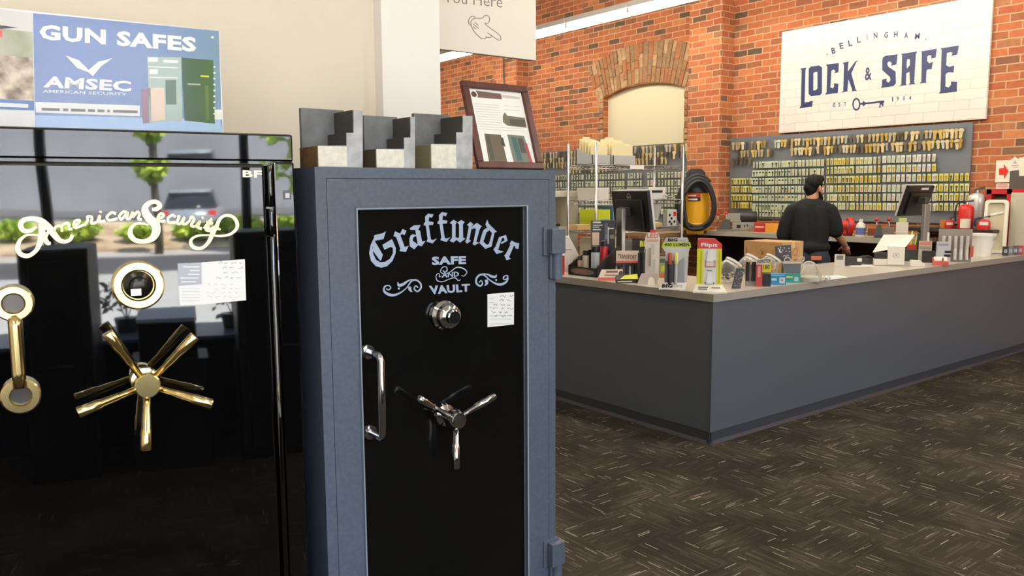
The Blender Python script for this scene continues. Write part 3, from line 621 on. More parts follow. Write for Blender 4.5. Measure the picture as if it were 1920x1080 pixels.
sample('smallest cutaway wall sample, in the middle of the three on the grey safe', 0, 1.935, 2.03, (682, 216, 750), [(706, 308), (706, 279), (758, 279), (758, 258), (770, 258), (770, 219), (778, 219), (778, 308)], 757, mat('umber_sample_edge', (82, 66, 46), .8))
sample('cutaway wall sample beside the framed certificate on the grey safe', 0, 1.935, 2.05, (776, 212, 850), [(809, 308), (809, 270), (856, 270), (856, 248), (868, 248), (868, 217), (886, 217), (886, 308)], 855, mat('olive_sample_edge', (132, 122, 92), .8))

# ------------------------------------------------------------------ framed certificate leaning back
fr = thing('picture_frame', 'mahogany framed certificate leaning on top of the grey safe', 'picture frame')
Yf = 1.97; bl, br_ = ony(888, 311, Yf), ony(1015, 312.5, Yf); zt_ = (Matrix.Translation(P1) @ Matrix.Rotation(A1, 4, 'Z') @ Vector((.7, 0, zt))).z
bl.z = br_.z = zt_+.002
tl, tr = ony(865.5, 159.5, Yf+.085), ony(985, 159.5, Yf+.085)
tr.z = tl.z = (tl.z+tr.z)/2; ww = ((br_.x-bl.x)+(tr.x-tl.x))/2; cx_ = (bl.x+br_.x+tl.x+tr.x)/4
bl.x = tl.x = cx_-ww/2; br_.x = tr.x = cx_+ww/2
def ff(u, v, off=0.0):                               # u,v in 0..1 across and down the frame face
    nrm = (tl-bl).cross(br_-bl).normalized(); nrm = nrm if nrm.y < 0 else -nrm
    return tl*(1-u)*(1-v)+tr*u*(1-v)+br_*u*v+bl*(1-u)*v+nrm*off
m = MB(); ru, rv = .095, .075
for a, b in (((0, 0), (1, rv)), ((0, 1-rv), (1, 1)), ((0, rv), (ru, 1-rv)), ((1-ru, rv), (1, 1-rv))):
    c4 = [(a[0], b[1]), (b[0], b[1]), (b[0], a[1]), (a[0], a[1])]
    m.hexa([ff(*p, 0) for p in c4], [ff(*p, .014) for p in c4], WOODFRAME)
m.build('frame', fr, bevel=.002)
m = MB(); FW = lambda x, y: ff(ru+(1-2*ru)*x/100, rv+(1-2*rv)*y/128, .004); FX = lambda x, y: ff(ru+(1-2*ru)*x/100, rv+(1-2*rv)*y/128, .0046)
quad(m, [(-1, -1), (101, -1), (101, 129), (-1, 129)], PAPER, FW)
BRN = P(74, 58, 54, .4); quad(m, [(14, 3), (60, 5), (60, 15), (14, 15)], P(110, 80, 78, .4), FX); quad(m, [(60, 6), (95, 8), (95, 12), (60, 12)], P(200, 190, 190, .4), FX)
FY = lambda x, y: ff(ru+(1-2*ru)*x/100, rv+(1-2*rv)*y/128, .005)
poly_px(m, [[(9+7*math.cos(t), 10+7*math.sin(t)) for t in [i*PI/10 for i in range(20)]]], P(240, 238, 230, .4), FY); poly_px(m, [[(9+5*math.cos(t), 10+5*math.sin(t)) for t in [i*PI/10 for i in range(20)]]], BRN, lambda x, y: ff(ru+(1-2*ru)*x/100, rv+(1-2*rv)*y/128, .0054)); 
for k in range(11): rect(m, 6, 26+k*4.4, 52 if k < 9 else 90, 27+k*4.4, P(206, 204, 202, .4), FX)
rect(m, 62, 26, 92, 27, P(206, 204, 202, .4), FX); rect(m, 60, 33, 90, 34, P(206, 204, 202, .4), FX)
quad(m, [(55, 45), (60, 38), (64, 44), (97, 46), (97, 64), (60, 62), (53, 56)], P(104, 100, 84, .4), FX); quad(m, [(66, 50), (96, 50), (97, 62), (66, 61)], P(70, 66, 56, .4), FY)
quad(m, [(14, 78), (44, 79), (46, 128), (12, 128)], P(96, 82, 64, .4), FX); quad(m, [(16, 82), (22, 82), (24, 124), (16, 124)], P(66, 72, 56, .4), FY); quad(m, [(42, 84), (47, 84), (48, 100), (42, 98)], P(44, 44, 42, .4), FY)
quad(m, [(56, 78), (88, 79), (95, 128), (58, 128)], P(104, 112, 104, .4), FX); quad(m, [(62, 82), (72, 82), (76, 124), (66, 124)], P(46, 88, 84, .4), FY); quad(m, [(86, 92), (91, 92), (94, 127), (88, 127)], P(160, 52, 54, .4), FY); quad(m, [(74, 84), (84, 84), (86, 110), (76, 110)], P(60, 56, 50, .4), FY)
m.build('certificate', fr)['label'] = 'white printed certificate with photos'

# ------------------------------------------------------------------ hanging sign with the pointing hand
YS = 3.8; hs_ = thing('hanging_sign', 'cream hanging sign with an outlined pointing hand, beside the white column', 'sign')
g = lambda x, y, t=0.0: ony(x, y, YS-t)
a, b = ony(735, 89, YS), ony(1005, 109, YS); zb_ = (ony(823, 96, YS).z+b.z)/2
MB().bx(a.x, YS, zb_, b.x, YS+.012, zb_+.62, mat('sign_cream', (228, 222, 208), .5)).build('panel', hs_); MB().bx(a.x, YS-.001, zb_-.004, b.x, YS+.013, zb_, P(92, 78, 70, .5)).build('bottom_edge', hs_)
m = MB(); TAUPE = P(128, 120, 106, .6); h1 = lambda x, y: g(x, y, .001)
text_quad(m, 'You Here', [(832, -17), (942, -7.5), (942, 14.5), (832, 4)], TAUPE, h1, -.006)
m.build('lettering', hs_)
m = MB(); H3 = lambda pts: [(700+a_/6, b_/6) for a_, b_ in pts]
for pts in ([(1095, 288), (1070, 250), (1085, 200), (1120, 184), (1150, 195)], [(1100, 285), (1098, 245), (1120, 215), (1155, 205), (1220, 205), (1245, 182), (1275, 172), (1300, 190), (1308, 225), (1290, 258), (1255, 265), (1320, 320), (1385, 365), (1425, 405), (1435, 440), (1415, 453), (1380, 435), (1330, 400), (1300, 380), (1285, 368)],
            [(1330, 400), (1320, 420), (1280, 422), (1265, 408)], [(1275, 420), (1250, 435), (1215, 430), (1165, 390), (1125, 340), (1100, 285)], [(1120, 295), (1155, 330)], [(1125, 270), (1185, 322)], [(1140, 250), (1180, 285)]):
    ribbon(m, H3(pts), 1.5, TAUPE, h1, 5)
m.build('pointing_hand', hs_)
m = MB()
for x in (a.x+.2, b.x-.15): m.tube([(x, YS+.006, zb_+.62), (x, YS+.006, H)], .003, STEEL, 6)
m.build('hanger', hs_)
# ------------------------------------------------------------------ the street seen mirrored in the gloss door
ASPH = mat('asphalt', (144, 143, 141), .9, noise=(3, (152, 151, 149))); PAVE = mat('pavement', (160, 154, 148), .9, noise=(2, (148, 142, 136)))
MULCH = mat('mulch', (138, 114, 88), .95, noise=(2, (176, 158, 132))); RENDERG = mat('grey_render_wall', (132, 134, 140), .85, noise=(.6, (122, 124, 130)))
LEAF = mat('spring_leaves', (176, 196, 70), .7, noise=(2, (120, 152, 48))); LEAFD = mat('dark_leaves', (58, 76, 44), .7, noise=(6, (34, 48, 30))); BARK = mat('bark', (70, 62, 52), .9)
def gslab(name, x0, y0, z0, x1, y1, z1, m): return struct(MB().bx(x0, y0, z0, x1, y1, z1, m).build(name))
gslab('sidewalk_near', -26, -5.2, -.2, 26, YF-.15, -.02, PAVE); gslab('road', -26, -14.7, -.3, 26, -5.2, -.06, ASPH)
gslab('curb', -26, -15.0, -.3, 26, -14.7, .26, P(84, 84, 88, .9)); gslab('sidewalk_far', -26, -16.9, -.3, 26, -15.0, .25, PAVE)
struct(MB().hexa([(-26, -20.2, -.3), (26, -20.2, -.3), (26, -16.9, -.3), (-26, -16.9, -.3)], [(-26, -20.2, .86), (26, -20.2, .86), (26, -16.9, .3), (-26, -16.9, .3)], MULCH).build('ground_bank'))
gslab('ground_lot', -26, -26.2, -.3, 26, -20.2, .25, P(176, 170, 164, .9))
gslab('building_wall', -26, -27, 0, 26, -26.2, 11, RENDERG)
struct(MB().bx(-26, -26.22, .85, 26, -26.15, 1.05, P(108, 108, 112, .9)).build('building_base'))
def foliage(name, parent, c, r, n, m, size, seed):
    R = random.Random(seed); mb = MB()
    for _ in range(n):
        a, b, q = R.uniform(0, 2*PI), math.acos(R.uniform(-1, 1)), R.random()**.4
        p = Vector((c[0]+r[0]*q*math.sin(b)*math.cos(a), c[1]+r[1]*q*math.sin(b)*math.sin(a), c[2]+r[2]*q*math.cos(b)))
        u = Vector((R.gauss(0, 1), R.gauss(0, 1), R.gauss(0, 1))).normalized(); w = u.orthogonal().normalized(); v = u.cross(w); s = size*R.uniform(.6, 1.3)
        mb.add([p-w*s, p+v*s*.5, p+w*s, p-v*s*.5], [(0, 1, 2, 3)], m)
    return mb.build(name, parent)
def bush(x, y, z, r, label, seed, m=None):
    t = thing('shrub', label, 'shrub', (x, y, z)); foliage('foliage', t, (0, 0, r*.42), (r, r*.7, r*.42), 380, m or LEAF, .11*r/.5, seed)
    mb = MB()
    for k in range(4): mb.tube([(0, 0, -.05), (.2*r*math.cos(k*1.7), .2*r*math.sin(k*1.7), r*.5)], .015, BARK, 5)
    mb.build('stem', t)
t = thing('street_tree', 'young green street tree across the road, mirrored in the gloss black safe', 'tree', (-.1, -15.6, .25))
MB().tube([(0, 0, -.1), (.03, 0, .9), (-.02, .02, 1.4), (0, 0, 1.9), (.02, 0, 2.3)], [.1, .085, .08, .07, .03], BARK, 8).build('trunk', t)
foliage('crown', t, (-.05, 0, 2.0), (.36, .36, .42), 420, LEAF, .11, 5)
t = thing('street_tree', 'leafy street tree near the corner, mirrored at the edge of the black safe', 'tree', (2.9, -14.9, .25))
MB().tube([(0, 0, -.1), (.05, 0, 1.2), (0, 0, 2.6), (.1, 0, 4.6)], [.16, .14, .12, .06], BARK, 8).build('trunk', t)
foliage('crown', t, (0, 0, 3.6), (1.5, 1.2, 2.2), 1700, LEAF, .2, 6)
for k, (x, y, r, lb) in enumerate(((-1.9, -17.8, .55, 'low green shrub on the bank, left of the street tree'), (-.55, -17.6, .5, 'round green shrub on the bank behind the street tree trunk'), (.62, -17.7, .5, 'low green shrub on the bank, right of the street tree'), (1.7, -17.9, .6, 'green shrub on the bank in front of the parked car'), (-3.3, -18, .5, 'far left green shrub on the bank across the street'), (2.8, -18.0, .5, 'small green shrub at the right end of the bank'))):
    bush(x, y, .35+(-y-16.9)*.17, r, lb, 20+k)
# parked car, seen from behind and a little to the side
car = thing('car', 'silver hatchback parked by the grey wall across the street', 'car', (.74, -24.0, .25), math.radians(185))
SIL = mat('silver_car_paint', (150, 154, 160), .2, .5); CG = mat('tinted_car_glass', (26, 28, 32), .05, ior=1.6)
def loft(mb, secs, m, cap=True):                   # secs: list of (y, [(x,z)...]) same count
    n_ = len(secs[0][1]); vs = [(x, y, z) for y, s in secs for x, z in s]; fs = []
    for i in range(len(secs)-1):
        for j in range(n_): fs.append((i*n_+j, i*n_+(j+1) % n_, (i+1)*n_+(j+1) % n_, (i+1)*n_+j))
    if cap: fs += [tuple(range(n_-1, -1, -1)), tuple((len(secs)-1)*n_+j for j in range(n_))]
    mb.add(vs, fs, m, True)
def carsec(w, z0, zm, zt): return [(-w*.92, z0), (-w, z0+.18), (-w, zm-.1), (-w*.95, zt), (w*.95, zt), (w, zm-.1), (w, z0+.18), (w*.92, z0)]
m = MB(); loft(m, [(-2.0, carsec(.74, .34, .6, .72)), (-1.85, carsec(.82, .24, .66, .9)), (-1.0, carsec(.86, .2, .8, .94)), (1.1, carsec(.86, .2, .8, .94)), (1.85, carsec(.82, .24, .7, .82)), (2.08, carsec(.7, .34, .55, .62))], SIL); m.build('car_body', car)
def cabsec(w0, w1, z0, z1): return [(-w0, z0), (-w1, z1), (w1, z1), (w0, z0)]
m = MB(); loft(m, [(-1.8, cabsec(.74, .7, .88, .93)), (-1.35, cabsec(.78, .58, .9, 1.4)), (-.9, cabsec(.78, .6, .92, 1.47)), (.2, cabsec(.78, .6, .92, 1.48)), (.55, cabsec(.78, .58, .92, 1.42)), (1.15, cabsec(.76, .7, .9, .95))], CG); m.build('cabin_glass', car)
m = MB(); loft(m, [(-1.42, cabsec(.6, .56, 1.38, 1.42)), (-.9, cabsec(.62, .58, 1.46, 1.50)), (.2, cabsec(.62, .58, 1.47, 1.51)), (.6, cabsec(.6, .56, 1.4, 1.44))], SIL); m.build('roof', car)
for s in (-1, 1):
    for y in (-1.25, 1.3): MB().lathe([(0, -.09), (.2, -.09), (.2, -.1), (.31, -.08), (.31, .08), (.2, .1), (0, .09)], 20, BLACK, (s*.78, y, .31), 'x').build('wheel', car)
    MB().box(s*.66, -1.93, .78, .2, .12, .16, RED).build('tail_light', car)
# things standing inside the window
def plain_safe(x0, x1, y0, y1, z, label, name='floor_safe'):
    t = thing(name, label, 'safe', ((x0+x1)/2, y0, 0)); w = (x1-x0)/2; d = y1-y0
    SB = mat('satin_black_safe', (10, 10, 11), .5)
    MB().bx(-w, 0, 0, w, d, z, SB).build('body', t, bevel=.01); MB().bx(-w+.05, d, .08, w-.05, d+.02, z-.06, SB).build('door', t, bevel=.006)
    m = MB(); m.lathe([(.045, .02), (.04, .05), (.0, .05)], 20, BLACK, (0, d, z*.72), 'y'); m.build('dial', t)
    m = MB(); m.tube([(-.08, d+.06, z*.5), (.08, d+.06, z*.5)], .011, BLACK, 8); m.tube([(0, d+.0, z*.5), (0, d+.06, z*.5)], .014, BLACK, 8); m.build('handle', t)
plain_safe(-.31, .03, -1.5, -1.0, 1.27, 'black display safe inside the window, mirrored left of the gold dial')
plain_safe(.77, 1.3, -1.5, -1.0, 1.34, 'black display safe by the window, mirrored right of the price sheet')
plain_safe(-1.3, -.62, -1.5, -1.0, 1.0, 'black display safe by the window, outside the mirrored view at left')
t = thing('display_box', 'small black security box with blue lid on the window ledge, mirrored above the gold wheel', 'box', (.40, -1.3, 0))
MB().bx(-.15, 0, .62, .15, .3, .84, BLACK).build('body', t, bevel=.006); MB().hexa([(-.155, -.01, .84), (.155, -.01, .84), (.155, .31, .84), (-.155, .31, .84)], [(-.155, -.01, .885), (.155, -.01, .885), (.155, .30, .86), (-.155, .30, .86)], P(150, 170, 210, .4)).build('lid', t)
MB().bx(-.8, -2.15, .635, 1.2, -1.55, .66, P(128, 146, 184, .35)).bx(-.78, -2.13, 0, 1.18, -1.57, .635, P(30, 30, 32, .6)).build('x'); o = bpy.data.objects['x']; o.name = 'window_ledge'; tag(o, 'ledge inside the shop window behind the viewer, top tinted with reflected sky', 'ledge')  # blue of the reflected sky is put into the ledge top's colour
t_ = bpy.data.objects['display_box']; MB().bx(-.2, -.02, 0, .2, .3, .62, P(26, 26, 28, .5)).build('pedestal', t_)
for k, (x, lb) in enumerate(((.14, 'dark leafy plant beyond the window ledge, left of the small box'), (.78, 'dark leafy plant beyond the window ledge, right of the small box'))):
    t = thing('window_plant', lb, 'plant', (x, -1.85, .66)); foliage('foliage', t, (0, 0, .22), (.17, .12, .17), 60, LEAFD, .035, 40+k)
    m = MB(); m.lathe([(0, 0), (.06, 0), (.075, .1), (.0, .1)], 14, BLACK); m.build('pot', t)
    m = MB()
    for j in range(4): m.tube([(0, 0, .08), (.06*math.cos(j*1.6), .05*math.sin(j*1.6), .25)], .004, BARK, 5)
    m.build('stem', t)
# ------------------------------------------------------------------ store sign on the brick wall
XS = XW-.045
sgn = thing('store_sign', 'large white brick-print store sign lettered LOCK & SAFE, high on the brick wall', 'sign')
SW = bpy.data.materials.new('printed_white_brick'); SW.use_nodes = True; nt = SW.node_tree; N = nt.nodes; Lk = nt.links
bs = N['Principled BSDF']; bs.inputs['Roughness'].default_value = .24; bs.inputs['Specular IOR Level'].default_value = .16
gp = N.new('ShaderNodeNewGeometry'); sp = N.new('ShaderNodeSeparateXYZ'); cb = N.new('ShaderNodeCombineXYZ'); Lk.new(gp.outputs['Position'], sp.inputs[0]); Lk.new(sp.outputs['Y'], cb.inputs[0]); Lk.new(sp.outputs['Z'], cb.inputs[1])
nz = N.new('ShaderNodeTexNoise'); nz.inputs['Scale'].default_value = 9; Lk.new(gp.outputs['Position'], nz.inputs['Vector']); va = N.new('ShaderNodeVectorMath'); va.operation = 'MULTIPLY_ADD'; va.inputs[1].default_value = (.03, .03, 0); Lk.new(nz.outputs['Color'], va.inputs[0]); Lk.new(cb.outputs[0], va.inputs[2])
bk = N.new('ShaderNodeTexBrick'); bk.inputs['Scale'].default_value = 1; bk.inputs['Brick Width'].default_value = .3; bk.inputs['Row Height'].default_value = .098; bk.inputs['Mortar Size'].default_value = .006; bk.inputs['Mortar Smooth'].default_value = 1; Lk.new(va.outputs[0], bk.inputs['Vector'])
bk.inputs['Color1'].default_value = (*lin((222, 217, 207)), 1); bk.inputs['Color2'].default_value = (*lin((214, 209, 199)), 1); bk.inputs['Mortar'].default_value = (*lin((194, 188, 179)), 1); Lk.new(bk.outputs['Color'], bs.inputs['Base Color'])
a, b = onx(1462, 250, XS), onx(1848, 222, XS); zb0 = (a.z+b.z)/2; yl = (onx(1464.5, 60.7, XS).y+a.y)/2; zt0 = onx(1464.5, 60.7, XS).z
MB().bx(XS, b.y, zb0, XS+.03, yl, zt0, SW).build('panel', sgn)
s1 = lambda x, y, t=0.0: onx(x, y, XS-.0012-t); s2 = lambda x, y, t=0.0: onx(x, y, XS-.0024-t)
NAVY = mat('navy_print', (60, 66, 100), .3, spec=.2); LINE = P(158, 162, 182, .3)
U5 = lambda pts: [(1480+p/6.75, 60+q/6.75) for p, q in pts]
U6 = lambda pts: [(1640+p/6.75, 60+q/6.75) for p, q in pts]
m = MB()
def rr(x0, y0, x1, y1, sk, c): return [(x0+c, y0+0*sk), (x1-c, y0-sk), (x1, y0+c-sk), (x1-3, y1-c-sk*.6), (x1-c-3, y1-sk*.6), (x0+c-3, y1), (x0-3, y1-c), (x0, y0+c)]
for pl, ho in ((U5([(135, 462), (218, 450), (205, 478), (193, 890), (245, 885), (265, 875), (297, 872), (290, 945), (128, 965), (146, 930), (155, 482)]), None),
               (U5([(245, 465), (270, 437), (380, 423), (415, 450), (412, 770), (390, 800), (275, 812), (243, 785)]), U5([(305, 522), (322, 506), (355, 503), (356, 712), (338, 736), (303, 740)])),
               (U5([(463, 412), (627, 392), (622, 508), (563, 527), (585, 500), (560, 472), (533, 492), (520, 700), (545, 714), (567, 690), (563, 648), (622, 655), (613, 772), (450, 792), (470, 765), (480, 440)]), None),
               (U5([(668, 390), (757, 372), (746, 395), (740, 500), (835, 372), (876, 352), (847, 385), (785, 525), (842, 735), (864, 740), (785, 752), (797, 735), (748, 600), (735, 735), (742, 750), (660, 768), (682, 745), (692, 410)]), None),
               (U6([(105, 322), (140, 300), (292, 282), (275, 410), (205, 430), (217, 400), (195, 373), (168, 380), (160, 410), (175, 440), (266, 502), (268, 650), (240, 685), (78, 708), (92, 680), (94, 605), (150, 588), (150, 628), (175, 640), (200, 610), (195, 572), (95, 482), (95, 360)]), None),
               (U6([(328, 277), (542, 245), (522, 280), (500, 640), (517, 658), (428, 668), (447, 645), (440, 502), (400, 525), (395, 650), (402, 672), (313, 682), (337, 660), (347, 290)]), U6([(410, 352), (430, 340), (446, 347), (444, 420), (408, 465), (404, 420)])),
               (U6([(578, 247), (787, 210), (772, 325), (712, 337), (720, 300), (690, 292), (665, 312), (665, 368), (690, 395), (737, 375), (722, 470), (665, 476), (655, 500), (650, 627), (662, 640), (566, 652), (590, 630), (597, 262)]), None),
               (U6([(828, 207), (1067, 170), (1046, 285), (970, 302), (985, 265), (960, 255), (915, 265), (905, 420), (940, 440), (1010, 425), (998, 512), (930, 510), (898, 535), (895, 690), (935, 702), (965, 670), (965, 625), (1042, 630), (1040, 755), (810, 782), (832, 750), (847, 222)]), None)):
    poly_px(m, [pl], NAVY, s1, [ho] if ho else ())
text_quad(m, '&', U5([(955, 450), (1042, 440), (1042, 605), (955, 618)]), NAVY, s1, .02)
m.build('main_lettering', sgn)['label'] = 'large navy spurred letters'
m = MB()
for ch, (cx, cy), an, T in (('B', (558, 235), .2, U5), ('E', (660, 175), .2, U5), ('L', (770, 140), .15, U5), ('L', (880, 98), .08, U5), ('I', (985, 66), .03, U5), ('N', (1092, 44), 0, U5), ('G', (145, 38), -.02, U6), ('H', (268, 28), -.03, U6), ('A', (398, 40), -.05, U6), ('M', (540, 52), -.1, U6)):
    w, h = (8 if ch == 'I' else 48 if ch != 'M' else 62), 76
    text_quad(m, ch, T([(cx-w/2-h*an*.5, cy-h/2+w*.1), (cx+w/2-h*an*.5, cy-h/2-w*.1), (cx+w/2+h*an*.5, cy+h/2-w*.1), (cx-w/2+h*an*.5, cy+h/2+w*.1)]), NAVY, s1, .03)
for c, T in (((480, 285), U5), ((645, 90), U6)): poly_px(m, [T([(c[0]+8*math.cos(t*PI/4), c[1]+8*math.sin(t*PI/4)) for t in range(8)])], NAVY, s1)
for ch, (cx, cy), T in (('E', (570, 925), U5), ('S', (633, 920), U5), ('T', (705, 914), U5), ('1', (227, 852), U6), ('9', (293, 846), U6), ('0', (370, 840), U6), ('4', (450, 834), U6)):
    w, h = (14 if ch == '1' else 26), 54
    text_quad(m, ch, T([(cx-w/2, cy-h/2), (cx+w/2, cy-h/2-2), (cx+w/2, cy+h/2-2), (cx-w/2, cy+h/2)]), NAVY, s1, .02)
m.build('small_lettering', sgn)['label'] = 'small navy letters'
m = MB()
poly_px(m, [U5([(848+52*math.cos(t), 915+82*math.sin(t)) for t in [i*PI/12 for i in range(24)]])], NAVY, s1, [U5([(848+32*math.cos(t), 915+60*math.sin(t)) for t in [i*PI/12 for i in range(24)]])])
poly_px(m, [U5([(893, 900), (925, 895), (937, 868), (965, 893), (1190, 866), (1205, 875), (1200, 893), (968, 914), (938, 942), (922, 920), (893, 922)])], NAVY, s1)
poly_px(m, [U5([(1145, 892), (1192, 888), (1190, 940), (1172, 940), (1168, 918), (1155, 920), (1158, 955), (1132, 957), (1140, 935)])], NAVY, s1)
m.build('key_emblem', sgn)['label'] = 'navy antique key emblem'

# ------------------------------------------------------------------ key boards
XB = XW-.03
PEG = mat('grey_key_board', (112, 116, 120), .6, noise=(200, (104, 108, 112)))
def key_board(label, y0, y1, z0, z1, rails):
    t = thing('key_board', label, 'key board')
    MB().bx(XB, y0, z0, XB+.025, y1, z1, PEG).build('panel', t, bevel=.002)
    for r in rails:
        ya, yb, z = r; MB().bx(XB-.03, min(ya, yb)-.01, z+.003, XB-.026, max(ya, yb)+.01, z+.008, P(90, 92, 94, .4)).build('hook_rail', t)
    return t
KB = mat('key_brass', (216, 194, 140), .42, .45); KN = mat('key_nickel', (206, 200, 184), .4, .5); KG = mat('key_gold', (204, 170, 84), .4, .45); KD = mat('key_dark_metal', (110, 98, 80), .45, .5); KY = P(190, 150, 44, .45)
CGREEN = P(196, 208, 176, .6); CYEL = P(204, 202, 108, .6); CWHITE = P(222, 220, 206, .6); KHEAD = P(34, 32, 30, .5)
def key_shape(mb, m, z0, h, x, head=None, th=.003):   # hanging key: bow at the top; lies in the y,z plane
    w = h*.17
    bow = [(w*1.35*math.sin(t*PI/5+.3), z0+h*.8+h*.2*math.cos(t*PI/5+.3)) for t in range(10)]
    mb.prism(bow, x, x+th, head or m, 'x')
    mb.prism([(-w*.85, z0+h*.7), (-w*.85, z0+h*.1), (0, z0), (w*.8, z0+h*.12), (w*.55, z0+h*.2), (w*.8, z0+h*.28), (w*.5, z0+h*.36), (w*.8, z0+h*.45), (w*.8, z0+h*.7)], x, x+th, m, 'x')
def bare(m, n):
    mb = MB()
    for k in range(n): key_shape(mb, m, -.105, .105, -.0045*k)
    return mb
def carded(card, m, head=None):
    mb = MB(); mb.bx(-.001, -.020, -.078, .001, .020, 0, card); key_shape(mb, m, -.076, .058, -.004, head); return mb
PROTO = {}
def key_at(kind, mk, X, y, z, label, group, cat='key', yaw=0.0, roll=0.0, s=1.0):
    if kind not in PROTO:
        o = mk().build('hanging_key' if cat == 'key' else 'carded_key'); PROTO[kind] = o
    else:
        o = PROTO[kind].copy(); COL.objects.link(o)
    o.location = (X, y, z); o.rotation_euler = (roll, 0, yaw); o.scale = (s, s, s); tag(o, label, cat, group); return o
# right-hand board
yr0, yr1 = onx(1824, 230, XB).y, onx(1370, 256.7, XB).y; zbt = onx(1600, 244, XB).z; zbb = onx(1450, 411, XB).z
row = lambda px, py: onx(px, py, XB-.03).z
rails = []; R = random.Random(3)
for py, runs, lb, gr in ((261, ((1376, 1388), (1388, 1404), (1411, 1440), (1455, 1500), (1508, 1560), (1566, 1618), (1624, 1680), (1684, 1702), (1712, 1772), (1776, 1808)), 'bare key in the top row of the key board under the store sign', 'bare keys in the top row of the right-hand board'),
                         (279, ((1386, 1404), (1412, 1434), (1441, 1451), (1486, 1514), (1520, 1604), (1610, 1664), (1674, 1702), (1708, 1808)), 'bare key in the second row of the key board under the store sign', 'bare keys in the second row of the right-hand board')):
    z = row(1600, py-8)
    for pa, pb in runs:
        ya, yb = onx(pa, py, XB-.03).y, onx(pb, py, XB-.03).y; rails.append((ya, yb, z)); y = ya
        while y > yb:
            kd = R.choices(('kb', 'kn', 'kd', 'kg'), (6, 2, 2, 2))[0]; mt = {'kb': KB, 'kn': KN, 'kd': KD, 'kg': KG}[kd]
            key_at('bare'+kd, lambda mt=mt: bare(mt, 3), XB-.035, y, z, lb, gr, 'key', R.uniform(-.5, .5), R.uniform(-.12, .12), R.uniform(.8, 1.05)); y -= .046
z = row(1390, 296); ya, yb = onx(1376, 300, XB-.03).y, onx(1407, 300, XB-.03).y; rails.append((ya, yb, z))
for k in range(5): key_at('barekd', lambda: bare(KD, 3), XB-.035, ya+(yb-ya)*k/4, z, 'dark key in the short third row, left edge of the board under the sign', 'dark keys in the short third row of the right-hand board', 'key', R.uniform(-.4, .4), R.uniform(-.2, .2), 1.1 if k == 0 else .95)
KINDS = {'gy': lambda: carded(CYEL, KY), 'gg': lambda: carded(CGREEN, KY), 'gb': lambda: carded(CGREEN, KB), 'gk': lambda: carded(CGREEN, KN, KHEAD), 'wn': lambda: carded(CWHITE, KN), 'yb': lambda: carded(CYEL, KD), 'gh': lambda: carded(CGREEN, KD, KHEAD), 'gn': lambda: carded(CGREEN, KN)}
cols = [('far left column, beside the brick pier', (1374, 1408), 1390, (334, 349, 364.5, 379), (7, 6, 1), ('gy', 'yb', 'gg')),
        ('third column from the left', (1500, 1543), 1480, (301, 317.5, 333, 349, 365), (3, 3, 3, 2), ('gb', 'gk', 'gh', 'gn')),
        ('middle column, right of the man in black', (1553, 1597), 1560, (297, 313, 330.5, 347.5, 364, 380), (4, 3, 3, 2), ('gy', 'gg', 'gb', 'yb')),
        ('middle column, right of the man in black', (1600, 1649), 1560, (297, 313, 330.5, 347.5, 364, 380), (3, 5, 3), ('gy', 'gg', 'gb')),
        ('column above the right-hand monitor', (1659, 1703), 1690, (291, 309, 327, 346, 363, 381), (2, 5, 5, 2), ('wn', 'gn', 'gb', 'gg')),
        ('column above the right-hand monitor', (1706, 1752), 1690, (291, 309, 327, 346, 363, 381), (3, 4, 3, 2), ('wn', 'gn', 'gg', 'gy')),
        ('far right column, beside the fire extinguishers', (1756, 1814), 1785, (325, 344.5, 362, 381), (4, 3, 2), ('gy', 'gg', 'yb'))]
ordn = ('top', 'second', 'third', 'fourth', 'fifth', 'sixth')
for lb, (pa, pb), px, rows_, wt, ks in cols:
    for ri, py in enumerate(rows_):
        z = row(px, py); ya, yb = onx(pa, py, XB-.03).y, onx(pb, py, XB-.03).y; rails.append((ya, yb, z)); n = max(6, round((ya-yb)/.041)); main = R.choices(ks, wt)[0]
        for k in range(n):
            kd = main if R.random() < .6 else R.choice(ks)
            key_at('card'+kd, KINDS[kd], XB-.033-R.uniform(0, .006), ya+(yb-ya)*k/(n-1), z, 'carded key in the %s row of the %s' % (ordn[ri], lb), 'carded keys, %s row, %s' % (ordn[ri], lb), 'carded key', R.uniform(-.5, .3), R.uniform(-.06, .06), 1.0)
key_board('grey key board full of keys, under the white store sign', yr0, yr1, zbb, zbt, rails)
# left-hand board, behind the wire shelving
rails = []; yl0, yl1 = 7.16, 10.75; zlt = onx(1290, 266.7, XB).z
stuff = MB()
for pi, (py, pa, pb) in enumerate(((271, 1290, 1012), (284, 1290, 1012), (293.5, 1255, 1012), (309, 1165, 1070))):
    z = onx(1250, py, XB-.03).z if pi < 3 else onx(1120, 311, XB-.03).z; ya, yb = onx(pb, py, XB-.03).y, onx(pa, py, XB-.03).y; rails.append((ya, yb, z)); y = ya
    while y > yb:
        kd = R.choices(('kb', 'kn', 'kd', 'kg'), (5, 2, 4, 2))[0]; mt = {'kb': KB, 'kn': KN, 'kd': KD, 'kg': KG}[kd]
        key_at('bare'+kd, lambda mt=mt: bare(mt, 3), XB-.035, y, z, 'bare key in the %s row of the key board behind the wire shelving' % ordn[pi], 'bare keys in the %s row of the left-hand board' % ordn[pi], 'key', R.uniform(-.5, .5), R.uniform(-.15, .15), R.uniform(.85, 1.1)); y -= .072
